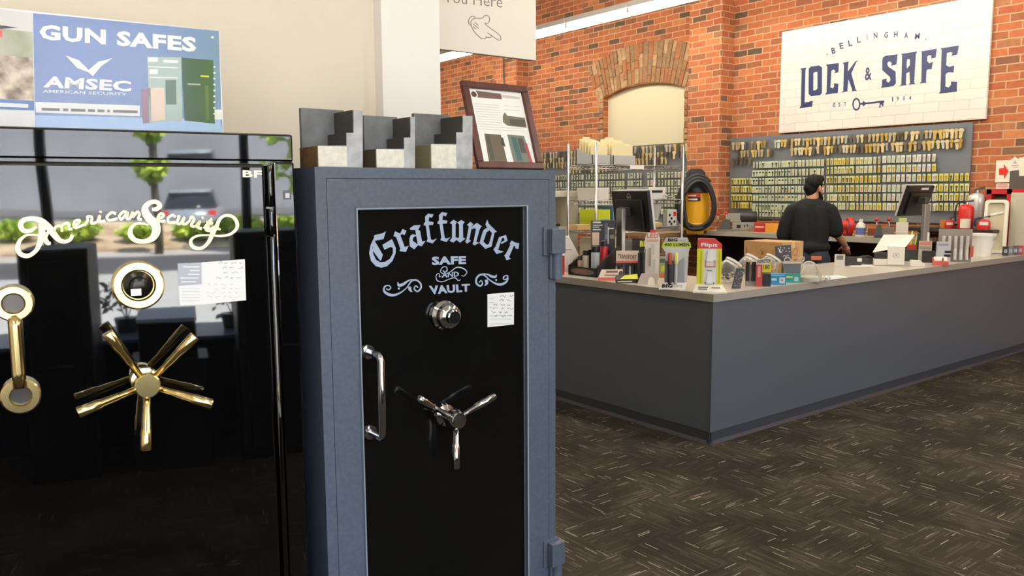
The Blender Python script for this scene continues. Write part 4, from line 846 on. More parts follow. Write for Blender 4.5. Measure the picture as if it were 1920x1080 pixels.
def stuff_row(pa, pb, px, py, ks, pitch=.045):
    z = onx(px, py, XB-.03).z; ya, yb = onx(pa, py, XB-.03).y, onx(pb, py, XB-.03).y; rails.append((ya, yb, z)); y = ya
    while y > yb:
        mb = KINDS[R.choice(ks)](); M_ = Matrix.Translation((XB-.033, y, z)) @ Matrix.Rotation(R.uniform(-.5, .3), 4, 'Z')
        o0 = len(stuff.v); stuff.v += [M_ @ p for p in mb.v]
        for f, mi_, s_ in zip(mb.f, mb.m, mb.s): stuff.f.append([i+o0 for i in f]); stuff.m.append(stuff.mi(mb.mats[mi_])); stuff.s.append(s_)
        y -= pitch
for py in (327.5, 340.5, 352, 363.5, 376, 389):
    for pa, pb in ((1016, 1040), (1043, 1066), (1073, 1096), (1100, 1121), (1126, 1174), (1179, 1203), (1216, 1230), (1236, 1290)): stuff_row(pa, pb, 1090, py, ('gb', 'gn', 'gk', 'gh', 'wn'), .06)
rl = rails; rails = []
for py in (301, 317.5, 333, 349, 365, 382, 395):
    for pa, pb in ((1414, 1453), (1456, 1497)): stuff_row(pa, pb, 1480, py, ('gb', 'gk', 'gh', 'gn', 'gk'))
so_ = stuff.build('carded_keys'); so_['kind'] = 'stuff'; tag(so_, 'remaining pale green carded keys on both grey key boards', 'carded keys')
key_board('grey key board behind the wire shelving, left of the brick pier', yl0+.02, yl1, .95, zlt, rl)

# ------------------------------------------------------------------ work bench along the brick wall
XF = 7.97
zb1 = onx(1309, 439.8, XF).z; zt1 = onx(1309, 432.3, XF).z; yb0 = onx(1309, 436, XF).y
BTOP = mat('bench_top', (176, 158, 122), .5, noise=(30, (160, 142, 108))); BEDGE = P(176, 172, 158, .5); DBROWN = P(58, 42, 34, .7)
be = thing('work_bench', 'long wood-topped work bench against the brick wall under the key board', 'work bench')
MB().bx(XF, 3.95, zb1, XW-.01, yb0, zt1, BTOP).build('bench_top', be); MB().bx(XF-.006, 3.95, zb1-.002, XF, yb0, zt1+.001, BEDGE).build('front_edge', be)
for y in (4.0, 5.2, yb0-.12): MB().bx(XF+.05, y, 0, XW-.03, y+.04, zb1, DBROWN).build('side_panel', be)
MB().bx(XW-.08, 4.0, .05, XW-.05, yb0-.05, zb1, DBROWN).build('back_panel', be)
sb = thing('side_table', 'low table at the end of the work bench carrying the yellow vacuum', 'table')
pv = onx(1302, 437, 7.75); zs_ = pv.z
MB().bx(7.3, yb0+.06, zs_-.04, 8.38, 9.3, zs_, P(150, 128, 96, .5)).build('table_top', sb)
for x, y in ((7.35, yb0+.1), (8.3, yb0+.1), (7.35, 9.22), (8.3, 9.22)): MB().box(x, y, (zs_-.04)/2, .05, .05, zs_-.04, P(70, 66, 62, .5)).build('leg', sb)
# shop vacuum with its hose coiled round it
VY = mat('vacuum_yellow', (236, 172, 24), .4); VB = P(34, 34, 35, .45)
va_ = thing('shop_vacuum', 'yellow and black shop vacuum with its black hose coiled around it', 'vacuum cleaner', pv, face_cam(pv, .15))
u = (CAM-pv).length/FPX                                   # metres per photo pixel at the vacuum
vz = lambda py: (437-py)*u
m = MB(); m.lathe([(0, 0), (24*u, 0), (27*u, vz(428)), (27*u, vz(420)), (25*u, vz(418)), (27*u, vz(363)), (0, vz(362))], 28, VY); m.build('drum', va_)
m = MB(); m.lathe([(28*u, vz(364)), (28.5*u, vz(358)), (25*u, vz(352)), (22*u, vz(342)), (16*u, vz(337)), (0, vz(336))], 28, VB); m.build('motor_head', va_)
m = MB(); m.tube([(-15*u, 0, vz(345)), (-13*u, 0, vz(328)), (-9*u, 0, vz(325)), (9*u, 0, vz(325)), (13*u, 0, vz(328)), (15*u, 0, vz(345))], 4.2*u, VB, 10); m.bx(-12*u, -7*u, vz(338), 13*u, 7*u, vz(323), VB); m.build('handle', va_, bevel=.008)
hp = []
for k in range(73):
    t = k/72*4.6*PI+.9; rr_ = 36-9*(k/72)+1.5*math.sin(k*.6)
    hp.append((rr_*u*math.cos(t)-1.5*u, -.165-.075*(k/72)-.02*math.sin(t), vz(384)+46*u*math.sin(t)*(rr_/33)))
hp += [(-20*u, -.25, vz(420)), (-8*u, -.26, vz(428)), (10*u, -.24, vz(426))]
m = MB(); m.tube([(p[0], p[1]*1.0, p[2]) for p in spline(hp, 2)], 3.3*u, P(38, 38, 38, .5), 10); m.build('hose', va_)
m2 = MB(); m2.x = Matrix.Rotation(-PI/2-.6, 4, 'Z'); m2.lathe([(27.3*u, vz(372)), (27.3*u, vz(364.5))], 8, P(190, 40, 34, .5), arc=.8); m2.lathe([(27.3*u, vz(379)), (27.3*u, vz(372))], 8, BLACK, arc=.8); m2.lathe([(27.6*u, vz(377)), (27.6*u, vz(374))], 8, WHITE, arc=.6); m2.lathe([(27.6*u, vz(370)), (27.6*u, vz(367.5))], 8, WHITE, arc=.5)
m2.build('label', va_)['label'] = 'red and black printed label'
for k in range(4):
    a_ = k*PI/2+.7; m = MB(); m.lathe([(0, 0), (3*u, 0), (3*u, 6*u), (0, 6*u)], 12, VB, (25*u*math.cos(a_), 25*u*math.sin(a_), 0)); m.build('caster', va_)

# ------------------------------------------------------------------ wire shelving
N_ = Vector((5.243, 5.53, 0)); SX, SY = 1.2, .385
ws = thing('wire_shelving', 'chrome wire shelving unit behind the counter in front of the left key board', 'shelving', N_)
zz = lambda py: CAM.z+(ray(1118, py)*(N_.x/ray(1118, py).x)).z
ztop_ = zz(267); zsh = [zz(309), zz(377), zz(432), zz(486)]
for x in (0, SX):
    for y in (0, SY):
        m = MB(); m.tube([(x, y, 0), (x, y, ztop_)], .0127, STEEL, 10); m.ell((x, y, ztop_), (.013, .013, .008), STEEL, 10, 6); m.build('post', ws)
for z in zsh:
    m = MB()
    for zz_ in (z, z-.035):
        m.tube([(0, 0, zz_), (SX, 0, zz_)], .0035, STEEL, 6); m.tube([(0, SY, zz_), (SX, SY, zz_)], .0035, STEEL, 6); m.tube([(0, 0, zz_), (0, SY, zz_)], .0035, STEEL, 6); m.tube([(SX, 0, zz_), (SX, SY, zz_)], .0035, STEEL, 6)
    for y in (0, SY): m.tube([(SX*k/24, y, z-(.035 if k % 2 else 0)) for k in range(25)], .0025, STEEL, 5)
    for x in (0, SX): m.tube([(x, SY*k/8, z-(.035 if k % 2 else 0)) for k in range(9)], .0025, STEEL, 5)
    for k in range(1, 30): m.tube([(SX*k/30, 0, z+.004), (SX*k/30, SY, z+.004)], .0018, STEEL, 5)
    m.build('wire_shelf', ws)
def on_shelf(px, py, k, dy=.1):                    # a point on shelf k standing dy behind its front edge
    y = N_.y+dy; p = ony(px, py, y); p.z = zsh[k]+.006; return p
MAN = P(236, 222, 168, .7); MAN2 = P(228, 214, 170, .7); GPL = P(176, 178, 176, .5)
def file_holder(p, w, label, seed):
    t = thing('file_sorter', label, 'file holder', p, .0, 'file holders on the wire shelving'); Rr = random.Random(seed)
    m = MB(); m.bx(0, 0, 0, w, .006, .09, GPL); m.bx(0, .22, 0, w, .226, .16, GPL); m.bx(0, 0, 0, w, .226, .006, GPL); m.prism([(0, 0), (.226, 0), (.226, .16), (.1, .11), (0, .09)], 0, .005, GPL, 'x'); m.prism([(0, 0), (.226, 0), (.226, .16), (.1, .11), (0, .09)], w-.005, w, GPL, 'x'); m.build('tray', t)
    for k in range(5):
        y = .03+k*.038; h = .2+k*.016+Rr.uniform(-.01, .01)
        MB().prism([(.01, .007), (w-.01, .007), (w-.01, h-.02), (w*.62, h-.02), (w*.58, h), (w*.25, h), (w*.2, h-.02), (.01, h-.02)], y, y+.012, MAN if k % 2 else MAN2, 'y').build('folder', t, bevel=.002)
a = on_shelf(1086, 303, 0, .06); b = on_shelf(1131, 303, 0, .06)
ROT = None
file_holder(Vector((N_.x+.02, N_.y+.07, zsh[0]+.006)), .23, 'narrow file holder with manila folders, left on the top wire shelf', 1)
file_holder(Vector((N_.x+.30, N_.y+.08, zsh[0]+.006)), .30, 'wider file holder with manila folders, in the middle of the top wire shelf', 2)
t = thing('shelf_label', 'white label strip clipped to the front of the top wire shelf', 'label'); a, b = ony(1181, 309, N_.y-.006), ony(1207, 309, N_.y-.006)
MB().bx(a.x, N_.y-.010, zsh[0]-.034, b.x, N_.y-.006, zsh[0]+.004, WHITE).build('card', t)
def box_on(name, label, cat, px0, px1, pyt, k, dy, depth, m, bevel=.004, lid=None):
    a, b = on_shelf(px0, 300, k, dy), on_shelf(px1, 300, k, dy); top = ony((px0+px1)/2, pyt, N_.y+dy).z
    t = thing(name, label, cat, (a.x, a.y, a.z)); h = max(.02, top-a.z)
    MB().bx(0, 0, 0, b.x-a.x, depth, h, m).build('body', t, bevel=bevel)
    if lid: MB().bx(-.004, -.004, h, b.x-a.x+.004, depth+.004, h+.012, lid).build('lid', t, bevel=bevel)
    return t, b.x-a.x, h
box_on('paper_tray', 'white paper tray stack on the second wire shelf, left of the monitor back', 'paper tray', 1121, 1142, 352, 1, .05, .28, P(214, 208, 196, .6))
t, w_, h_ = box_on('laser_printer', 'white office printer on the wire shelving, right of the monitor top', 'printer', 1217, 1249, 351, 1, .04, .3, P(216, 214, 212, .45)); MB().bx(.03, -.004, h_*.55, w_-.05, .001, h_*.75, BLACK).build('paper_slot', t); MB().hexa([(w_-.06, -.06, h_*.3), (w_+.06, -.06, h_*.12), (w_+.06, -.02, h_*.12), (w_-.06, -.02, h_*.3)], [(w_-.06, -.06, h_*.34), (w_+.06, -.06, h_*.16), (w_+.06, -.02, h_*.16), (w_-.06, -.02, h_*.34)], PAPER).build('paper_sheet', t)
t, w_, h_ = box_on('storage_bin', 'lime green storage bin on the third wire shelf behind the monitor', 'bin', 1121, 1145, 393, 2, .03, .25, P(196, 204, 36, .5)); MB().bx(.04, -.003, .01, w_-.02, .001, h_*.5, P(60, 130, 176, .5)).build('front_label', t)
box_on('blue_box', 'small blue box beside the lime bin on the wire shelving', 'box', 1150, 1166, 385, 2, .05, .2, P(96, 132, 164, .5))
t, w_, h_ = box_on('paper_stack', 'stack of papers and boxes on the wire shelving, right of the monitor', 'papers', 1224, 1244, 418, 2, .02, .25, P(190, 160, 110, .7)); MB().hexa([(.0, 0, h_), (w_*.9, .0, h_), (w_*.9, .2, h_), (0, .2, h_)], [(.02, 0, h_+.02), (w_*.8, 0, h_+.005), (w_*.8, .2, h_+.005), (.02, .2, h_+.02)], P(232, 224, 190, .6)).build('loose_sheets', t)
for z_, (pa, pb), lb in ((0, (1224, 1248), 'grey paper cone standing right of the monitor'),):
    a, b = ony(1225, 410, N_.y+.02), ony(1248, 410, N_.y+.02); t = thing('paper_funnel', lb, 'funnel', ((a.x+b.x)/2, N_.y+.1, zsh[2]+.07)); w_ = (b.x-a.x)/2
    m = MB(); m.lathe([(w_*.5, 0), (w_, .17), (w_*.95, .17), (w_*.45, .004)], 16, P(190, 188, 180, .6)); m.build('cone', t)
a = ony(1260, 425, N_.y+.05); t = thing('power_outlet_box', 'small white outlet box with black sockets on the wire shelving', 'outlet box', (a.x, N_.y+.05, zsh[2]+.006)); u2 = (CAM-a).length/FPX
MB().bx(-13*u2, 0, 0, 13*u2, .06, 30*u2, P(206, 204, 196, .5)).build('body', t, bevel=.004)
m = MB()
for x, z in ((-7, 8), (-2, 14), (-7, 20), (-2, 4), (6, 8)): m.lathe([(2.6*u2, -.001), (2.6*u2, -.004), (0, -.004)], 12, BLACK, (x*u2, 0, z*u2), 'y')
m.build('socket', t); MB().bx(3*u2, -.003, 18*u2, 10*u2, .0, 26*u2, RED).build('switch', t)
box_on('parcel_box', 'small tan parcel box on the wire shelf left of the black product box', 'box', 1083, 1107, 421, 2, .02, .12, P(196, 160, 106, .7))
box_on('storage_box', 'beige storage box on the lowest visible wire shelf, behind the monitor stand', 'box', 1128, 1172, 446, 3, .03, .3, P(188, 178, 152, .6))
box_on('storage_box', 'grey storage box on the lowest visible wire shelf, under the outlet box', 'box', 1206, 1238, 452, 3, .03, .3, P(150, 148, 142, .6))
box_on('storage_box', 'brown storage box at the right end of the lowest visible wire shelf', 'box', 1243, 1276, 448, 3, .03, .3, P(128, 96, 66, .7))
# pale machine with a dark opening, left end behind the counter
a = ony(1030, 445, N_.y+.45); b = ony(1084, 445, N_.y+.45); zt_ = ony(1060, 358, N_.y+.45).z
t = thing('office_copier', 'pale office copier with a dark opening, left of the wire shelving', 'copier', (a.x, N_.y+.45, 0)); w_ = b.x-a.x; zo = ony(1060, 425, N_.y+.45).z
PB_ = P(206, 198, 178, .5)
MB().bx(-.25, 0, .02, w_, .5, zo, PB_).build('cabinet', t, bevel=.006); MB().bx(w_*.6, 0, zo, w_, .5, zt_-.05, PB_).build('side_column', t, bevel=.005); MB().bx(-.25, 0, zt_-.06, w_, .5, zt_, P(222, 216, 200, .5)).build('top_unit', t, bevel=.006); MB().bx(-.25, .45, zo, w_*.62, .5, zt_-.05, BLACK).build('back_plate', t); MB().bx(-.25, .1, zo, w_*.6, .45, zo+.02, P(40, 40, 40, .5)).build('output_tray', t)
t = thing('white_clamp', 'white folding clamp with two spread arms standing behind the grey safe hinge', 'clamp', Vector((ony(1046, 430, N_.y+.62).x, N_.y+.62, zo+.0205)))
m = MB(); m.lathe([(0, 0), (.035, 0), (.03, .03), (0, .03)], 14, WHITE); m.build('base', t)
m = MB(); m.tube([(0, 0, .03), (.16, -.02, .12)], .012, WHITE, 8); m.build('arm', t); m = MB(); m.tube([(0, 0, .03), (.17, -.02, -.005)], .011, WHITE, 8); m.build('arm', t)
# ------------------------------------------------------------------ the L-shaped service counter
ZT, XC, YC = .932, 3.90, 3.09
ct = thing('service_counter', 'charcoal panelled L-shaped service counter base standing on the carpet', 'counter')
MB().bx(XC+.02, YC+.02, .07, XC+.035, 7.2, ZT-.047, CLAD).build('side_panel', ct); MB().bx(XC+.02, YC+.02, .07, XW-.01, YC+.035, ZT-.047, CLAD).build('front_panel', ct)
MB().bx(XC+.016, YC+.016, .07, XC+.03, YC+.03, ZT-.05, P(84, 86, 90, .45)).build('corner_trim', ct)
kp = [(0, .075), (.002, .075), (.002, .02), (-.012, .0), (.02, 0), (.02, .075)]
m = MB(); m.prism([(XC+.012+a, z) for a, z in kp], YC+.005, 7.2, KICK, 'y'); m.build('kick_strip', ct)
m = MB(); m.prism([(YC+.012+a, z) for a, z in kp], XC+.005, XW-.01, KICK, 'x'); m.build('kick_strip', ct)
MB().bx(XC+.04, YC+.7, .02, XC+.7, 7.15, ZT-.05, DGREY).build('cabinet_body', ct); MB().bx(XC+.04, YC+.04, .02, XW-.02, YC+.7, ZT-.05, DGREY).build('cabinet_body', ct)
wt = thing('counter_top', 'long speckled beige laminate top of the L-shaped counter', 'countertop')
EDGE = mat('laminate_edge', (158, 150, 138), .45, noise=(160, (150, 142, 130)))
MB().bx(XC+.0015, YC+.0015, ZT-.045, XW-.01, YC+.75, ZT, LAMINATE).build('worktop', wt); MB().bx(XC+.0015, YC+.75, ZT-.045, XC+.75, 7.22, ZT, LAMINATE).build('worktop', wt)
MB().bx(XC, YC, ZT-.047, XW-.01, YC+.0015, ZT+.0003, EDGE).build('edge_band', wt); MB().bx(XC, YC+.0016, ZT-.047, XC+.0015, 7.22, ZT+.0003, EDGE).build('edge_band', wt)

# ------------------------------------------------------------------ things on the counter (sizes below are in photo pixels times u, the metres per pixel where it stands)
def onc(px, X=None, Y=None, z=ZT):                  # the point of the counter seen in pixel column px, on a given X or Y line
    lo, hi = 380, 700
    for _ in range(40):
        md = (lo+hi)/2; p = onz(px, md, z)
        far = (p.x > X) if X is not None else (p.y > Y)
        lo, hi = (md, hi) if far else (lo, md)
    return onz(px, (lo+hi)/2, z)
def it(name, label, cat, px, py, off=0.0, group=None, z=ZT, p=None, rz=None):
    p = p or onz(px, py, z); p.z = z; u = (p-CAM).dot(_f)/FPX
    return thing(name, label, cat, p, face_cam(p, off) if rz is None else rz, group), u
def MU(u): m = MB(); m.x = Matrix.Scale(u, 4); return m
def FU(u, d): return lambda x, y: Vector((x*u, -d*u, -y*u))        # front-face plane d pixels ahead of the base
def bars(mb, u, d, lst, m):
    for x0, y0, x1, y1 in lst: rect(mb, x0, y0, x1, y1, m, FU(u, d))

# left run, from the vault hinge to the corner
t, u = it('red_bottle', 'red bottle with a white label, leftmost on the counter beside the grey safe', 'bottle', 1052, 515)
m = MU(u); m.lathe([(0, 0), (6, 0), (6.5, 2), (6.5, 62), (5, 68), (3, 70), (3, 78), (0, 79)], 18, RED); m.build('bottle', t)
m = MU(u); m.lathe([(6.6, 36), (6.6, 50)], 18, WHITE); m.build('label', t); quad(m, [], WHITE, FU(u, 0)) if 0 else None
t, u = it('tablet_stand', 'white tablet stand seen edge-on beside the red bottle', 'tablet stand', 1070, 509, .1)
m = MU(u); m.prism([(-12, 63), (-9, 66), (-4, 67), (14, 32), (14, 29), (3, 22), (1, 4), (4, 0), (-13, 0)], -9, 9, P(226, 220, 208, .4), 'y'); m.build('body', t, bevel=.003)
MU(u).bx(-12, -10, 41, 0, -9.2, 42.5, P(150, 146, 140, .5)).build('seam', t)
# black tray of spray cans, square to the counter edge
a, b = onz(1071, 514, ZT), onz(1118, 520.5, ZT); u = (b-CAM).dot(_f)/FPX; Lt = a.y-b.y; D = onz(1152, 516, ZT).x-b.x
t = thing('display_tray', 'black counter display tray holding small spray cans', 'display', (b.x, b.y, ZT), -PI/2)
TB = P(30, 29, 28, .4)
D = .235; hs2 = 57*u
MB().bx(-Lt, 0, 0, 0, .004, 17*u, TB).build('front_panel', t)
m = MB(); m.prism([(0, 0), (D, 0), (D, hs2), (D-.02, hs2), (0, 18*u)], -.004, 0, TB, 'x'); m.build('side_panel', t)
m = MB(); m.prism([(0, 0), (D, 0), (D, hs2*.8), (D-.03, hs2*.8), (0, 18*u)], -Lt, -Lt+.004, TB, 'x'); m.build('side_panel', t)
MB().bx(-Lt, D-.004, 0, 0, D, hs2*.8, TB).build('back_panel', t); MB().bx(-Lt, 0, 0, 0, D, .004, TB).build('bottom', t)
m = MB(); gf = lambda x, z: Vector((x, -.0006, z))
m.add([gf(-Lt*.5+Lt*.42*math.cos(k*PI/8), 8.5*u+6*u*math.sin(k*PI/8)) for k in range(16)], [tuple(range(16))], P(96, 94, 88, .4))
for k in range(5): m.add([Vector((-Lt*.68+k*Lt*.07, -.0012, 5*u)), Vector((-Lt*.68+k*Lt*.07+Lt*.045, -.0012, 5*u)), Vector((-Lt*.68+k*Lt*.07+Lt*.045, -.0012, 12*u)), Vector((-Lt*.68+k*Lt*.07, -.0012, 12*u))], [(0, 1, 2, 3)], P(150, 84, 72, .4))
m.build('printed_badge', t)
def can(px, X_, r, pyt, hc, body, label, capm=None, band=None):
    p = onc(px, X=X_); h = ((CAM+ray(px, pyt)*(p-CAM).dot(_f)).z-ZT-.005)/((p-CAM).dot(_f)/FPX); py = 0; c, u = it('spray_can', label, 'can', px, py, 0, None, ZT+.005, Vector((p.x, p.y, ZT+.005)))
    m = MU(u); m.lathe([(0, 0), (r, 0), (r, h-hc), (r*.95, h-hc+.6)], 18, body); m.build('can_body', c)
    m = MU(u); m.lathe([(0, h-hc), (r*.86, h-hc), (r*.86, h-1), (r*.7, h), (0, h)], 18, capm or BLACK); m.build('cap', c)
    if band: m = MU(u); m.lathe([(r+.1, h*.12), (r+.1, h*.52)], 18, band, arc=PI*1.0, smooth=True); m.x = None; m.build('label', c)
can(1087, 4.13, 4.4, 480, 8, P(206, 176, 150, .35), 'small pale can with black cap, leftmost in the black tray', BLACK)
can(1098, 4.12, 6.2, 469, 10, P(196, 180, 158, .35), 'cream can with red stripes and black cap in the black tray', BLACK)
can(1116, 4.12, 8, 461, 12, P(168, 174, 180, .35), 'light grey can with black cap at the front of the black tray', BLACK)
can(1132, 4.2, 7.2, 451, 11, P(176, 30, 40, .35), 'tall red can with black cap at the right of the black tray', BLACK)
p = onc(1131, X=4.375); t, u = it('knife_box', 'tall black product box with white text, behind the tray of spray cans', 'box', 0, 0, .1, None, ZT, p); hb_ = ((CAM+ray(1131, 413)*(p-CAM).dot(_f)).z-ZT)/u
m = MU(u); m.bx(-22, 0, 0, 22, 18, hb_, P(26, 25, 26, .35)); m.build('carton', t, bevel=.001)
m = MB(); bars(m, u, .3, [(-20, -hb_+2, -5, -hb_+5), (-20, -hb_+8, -2, -hb_+9.5), (-20, -hb_+11.5, -8, -hb_+13), (-20, -hb_+16, -5, -hb_+18), (9, -hb_+14, 19, -hb_+16), (8, -hb_+12, 9.4, -hb_+44)], P(220, 216, 210, .4)); bars(m, u, .3, [(-21, -hb_+22, -8, -hb_+46)], P(214, 190, 160, .4)); bars(m, u, .3, [(2, -hb_+5, 8, -hb_+40)], P(84, 86, 92, .4)); bars(m, u, .5, [(3, -hb_+28, 7, -hb_+29), (3, -hb_+32, 7, -hb_+33)], P(180, 180, 186, .4)); bars(m, u, .3, [(12, -hb_+27, 20, -hb_+34)], P(120, 122, 80, .4)); m.build('printed_front', t)
# monitors (their backs face the shop)
def monitor(label, p, rz, w, h, zc, tilt, neck, logo, extra=None):
    t = thing('computer_monitor', label, 'monitor', p, rz); MBk = P(17, 17, 18, .4); ALU = P(150, 148, 144, .3, metal=.5)
    T = Matrix.Translation((0, .035, zc-p.z)) @ Matrix.Rotation(tilt, 4, 'X')
    m = MB(); m.x = T; m.hexa([(-w/2, .012, -h/2), (w/2, .012, -h/2), (w/2, .03, -h/2), (-w/2, .03, -h/2)], [(-w/2, .012, h/2), (w/2, .012, h/2), (w/2, .03, h/2), (-w/2, .03, h/2)], P(196, 192, 186, .4)); m.build('bezel', t, bevel=.003)
    m = MB(); m.x = T; i = .006; m.hexa([(-w/2+i, -.012, -h/2+i), (w/2-i, -.012, -h/2+i), (w/2, .012, -h/2), (-w/2, .012, -h/2)], [(-w/2+i, -.012, h/2-i), (w/2-i, -.012, h/2-i), (w/2, .012, h/2), (-w/2, .012, h/2)], MBk); m.bx(-w*.36, -.03, -h*.42, w*.36, -.012, h*.28, MBk); m.build('back_shell', t, bevel=.004)
    m = MB(); m.x = T; m.bx(-w/2+.015, .030, -h/2+.02, w/2-.015, .0315, h/2-.015, P(30, 34, 44, .1)); m.build('screen', t)
    if logo:
        m = MB(); m.x = T; lg = P(206, 206, 206, .3); R_ = .028; zc_ = h*.335
        m.add([(r*math.cos(k*PI/12), -.0135, zc_+r*math.sin(k*PI/12)) for r in (R_, R_*.86) for k in range(24)], [(k, (k+1) % 24, 24+(k+1) % 24, 24+k) for k in range(24)], lg)
        text_quad(m, 'DELL', [(-.015, -.006), (.015, -.006), (.015, .006), (-.015, .006)], lg, lambda x, y: Vector((x, -.0135, zc_-y)), .03); m.build('logo', t)
    m = MB(); zn = zc-p.z; m.hexa([(-.045, -.08, .012), (.045, -.08, .012), (.045, -.045, .012), (-.045, -.045, .012)], [(-.045, -.08, zn+neck), (.045, -.08, zn+neck), (.045, -.045, zn+neck), (-.045, -.045, zn+neck)], ALU); m.bx(-.03, -.07, zn-.04, .03, .02, zn+.03, P(60, 60, 60, .4)); m.build('neck', t, bevel=.006)
    m = MB(); m.lathe([(0, 0), (.1, 0), (.1, .008), (.095, .012), (0, .012)], 28, ALU, (0, -.03, 0)); m.build('base', t)
    if extra: extra(t, T, w, h)
    return t
p = onc(1176, X=4.57); d_ = (p-CAM).dot(_f); pm = CAM+ray(1184, 395)*(d_+.05)
monitor('black computer monitor seen from behind, on the left run of the counter', p, math.radians(-104), .53, .325, pm.z, math.radians(8), .02, True)
p = onc(1719, Y=3.6); d_ = (p-CAM).dot(_f); pm = CAM+ray(1722, 376)*(d_+.05)
def sticker(t, T, w, h): m = MB(); m.x = T; m.bx(.0, -.0135, h*.36, .12, -.0125, h*.43, WHITE); m.build('sticker', t)
monitor('black computer monitor seen from behind, on the right run of the counter', p, math.radians(-3), .44, .29, pm.z, math.radians(17), -.03, False, sticker)
# TRANSPORT knife display and its cards
t, u = it('knife_display', 'TRANSPORT display of pocket knives between the spray can tray and the LED display', 'display', 1176, 520, .12)
m = MU(u); m.bx(-21, 0, 27, 21, 2, 50, P(222, 200, 180, .4)); m.build('header_card', t)
m = MB(); text_quad(m, 'TRANSPORT', [(-18, -44), (17, -42), (17, -33), (-18, -35)], P(90, 70, 62, .4), FU(u, .4), .015); bars(m, u, .4, [(-21, -31, 21, -27)], P(204, 96, 84, .4)); m.build('lettering', t)
MU(u).bx(-22, 2, 0, 24, 16, 28, P(34, 32, 32, .4)).build('stand', t)
R = random.Random(11)
for k in range(9):
    x = -21+k*5.1; h = R.uniform(14, 22); MU(u).hexa([(x-2, -3, 3), (x+2.4, -3, 3), (x+2.4, 1, 3), (x-2, 1, 3)], [(x-1+R.uniform(-2, 2), -2, 3+h), (x+1.6, -2, 3+h), (x+1.6, 1, 3+h), (x-1, 1, 3+h)], R.choice([BLACK, BLACK, P(50, 48, 46, .3), P(150, 146, 142, .25), P(120, 60, 44, .4)])).build('pocket_knife', t)
t, u = it('price_card', 'sloping white and red card in front of the knife display', 'card', 1145, 526, .15)
m = MU(u); m.hexa([(-25, -2, 0), (22, -2, 0), (22, 9, 0), (-25, 9, 0)], [(-16, 8, 20), (24, 8, 20), (24, 9, 20), (-16, 9, 20)], P(226, 210, 188, .5)); m.build('card', t)
m = MB(); SL = lambda x, y: Vector(((x+(-y)*.25)*u, (-2.6+(-y)*.5)*u, -y*u)); quad(m, [(-25, 0), (21, 0), (21, -6), (-25, -6)], P(206, 96, 88, .5), SL); bars_ = [(-12, -18, 10, -14), (-14, -11, 6, -9)]
for q_ in bars_: rect(m, *q_, P(128, 92, 78, .5), SL)
m.add([SL(16+4*math.cos(k*.52), -13+5*math.sin(k*.52)) for k in range(12)], [tuple(range(12))], P(84, 46, 34, .4)); m.build('printing', t)
t, u = it('key_tool_tray', 'low black and yellow box in front of the knife display', 'box', 1177, 531, .15)
m = MU(u); m.hexa([(-21, 0, 0), (20, 0, 0), (20, 18, 0), (-21, 18, 0)], [(-21, 0, 6), (20, 0, 6), (20, 18, 14), (-21, 18, 14)], P(28, 28, 28, .4)); m.build('box', t)
m = MB(); quad(m, [(-14, -7.2), (20, -7.2), (20, -15), (-4, -13)], P(206, 214, 50, .5), lambda x, y: Vector((x*u, (-y-6)*1.8*u, (-y*1.0+.6)*u))); bars(m, u, .3, [(-19, -4.4, 8, -2)], P(214, 208, 196, .5)); m.build('printing', t)
# LED flashlight display
t, u = it('flashlight_display', 'white LED flashlight display with a red top tab', 'display', 1222, 526, .1)
m = MU(u); m.prism([(-13, 0), (13, 0), (14, 80), (12, 86), (8, 90), (-7, 90), (-11, 86), (-13, 80)], 0, 3, P(222, 216, 206, .4), 'y'); m.build('backing_card', t)
m = MB(); quad(m, [(-5, -89), (6, -89), (7, -95), (-4, -95)], RED, FU(u, .0)); text_quad(m, 'LEO', [(-10, -88), (11, -88), (11, -80), (-10, -80)], P(188, 70, 60, .4), FU(u, .4), .02) if 0 else text_quad(m, 'LED', [(-10, -88), (11, -88), (11, -80), (-10, -80)], P(188, 70, 60, .4), FU(u, .4), .02); bars(m, u, .4, [(-11, -77, 11, -73)], P(208, 150, 130, .4)); bars(m, u, .4, [(-3, -68, 4, -48), (-6, -40, 6, -12)], P(196, 196, 194, .4)); m.build('printing', t)
for x, z0, h, mt, r in ((-2, 28, 34, P(206, 200, 180, .3), 2.4), (-12, 10, 50, P(206, 204, 198, .3), 2.4), (-18, 6, 48, BLACK, 3.4)):
    m = MU(u); m.lathe([(0, z0), (r, z0), (r, z0+h*.7), (r*1.25, z0+h*.75), (r*1.25, z0+h), (0, z0+h)], 12, mt, (x, -4, 0)); m.build('flashlight', t)
MU(u).bx(-26, -1, 0, -15, 8, 52, P(30, 30, 31, .4)).build('dark_box', t)
t, u = it('price_card', 'grey card with a white arch in front of the LED flashlight display', 'card', 1215, 533, .1)
m = MU(u); m.hexa([(-20, -4, 0), (17, -4, 0), (17, 6, 0), (-20, 6, 0)], [(-12, 4, 20), (18, 4, 20), (18, 6, 20), (-12, 6, 20)], P(176, 162, 150, .5)); m.build('card', t)
m = MB(); SL2 = lambda x, y: Vector((x*u, (-4.4+(-y)*.4)*u, -y*u)); m.add([SL2(x, y) for x, y in ((-1, 0), (12, 0), (11, -10), (7, -14), (3, -13), (0, -8))], [(0, 1, 2, 3, 4, 5)], P(226, 218, 200, .5)); m.build('printing', t)
t, u = it('snack_packet', 'small green and orange packet between the two flashlight displays', 'packet', 1243, 521, .1)
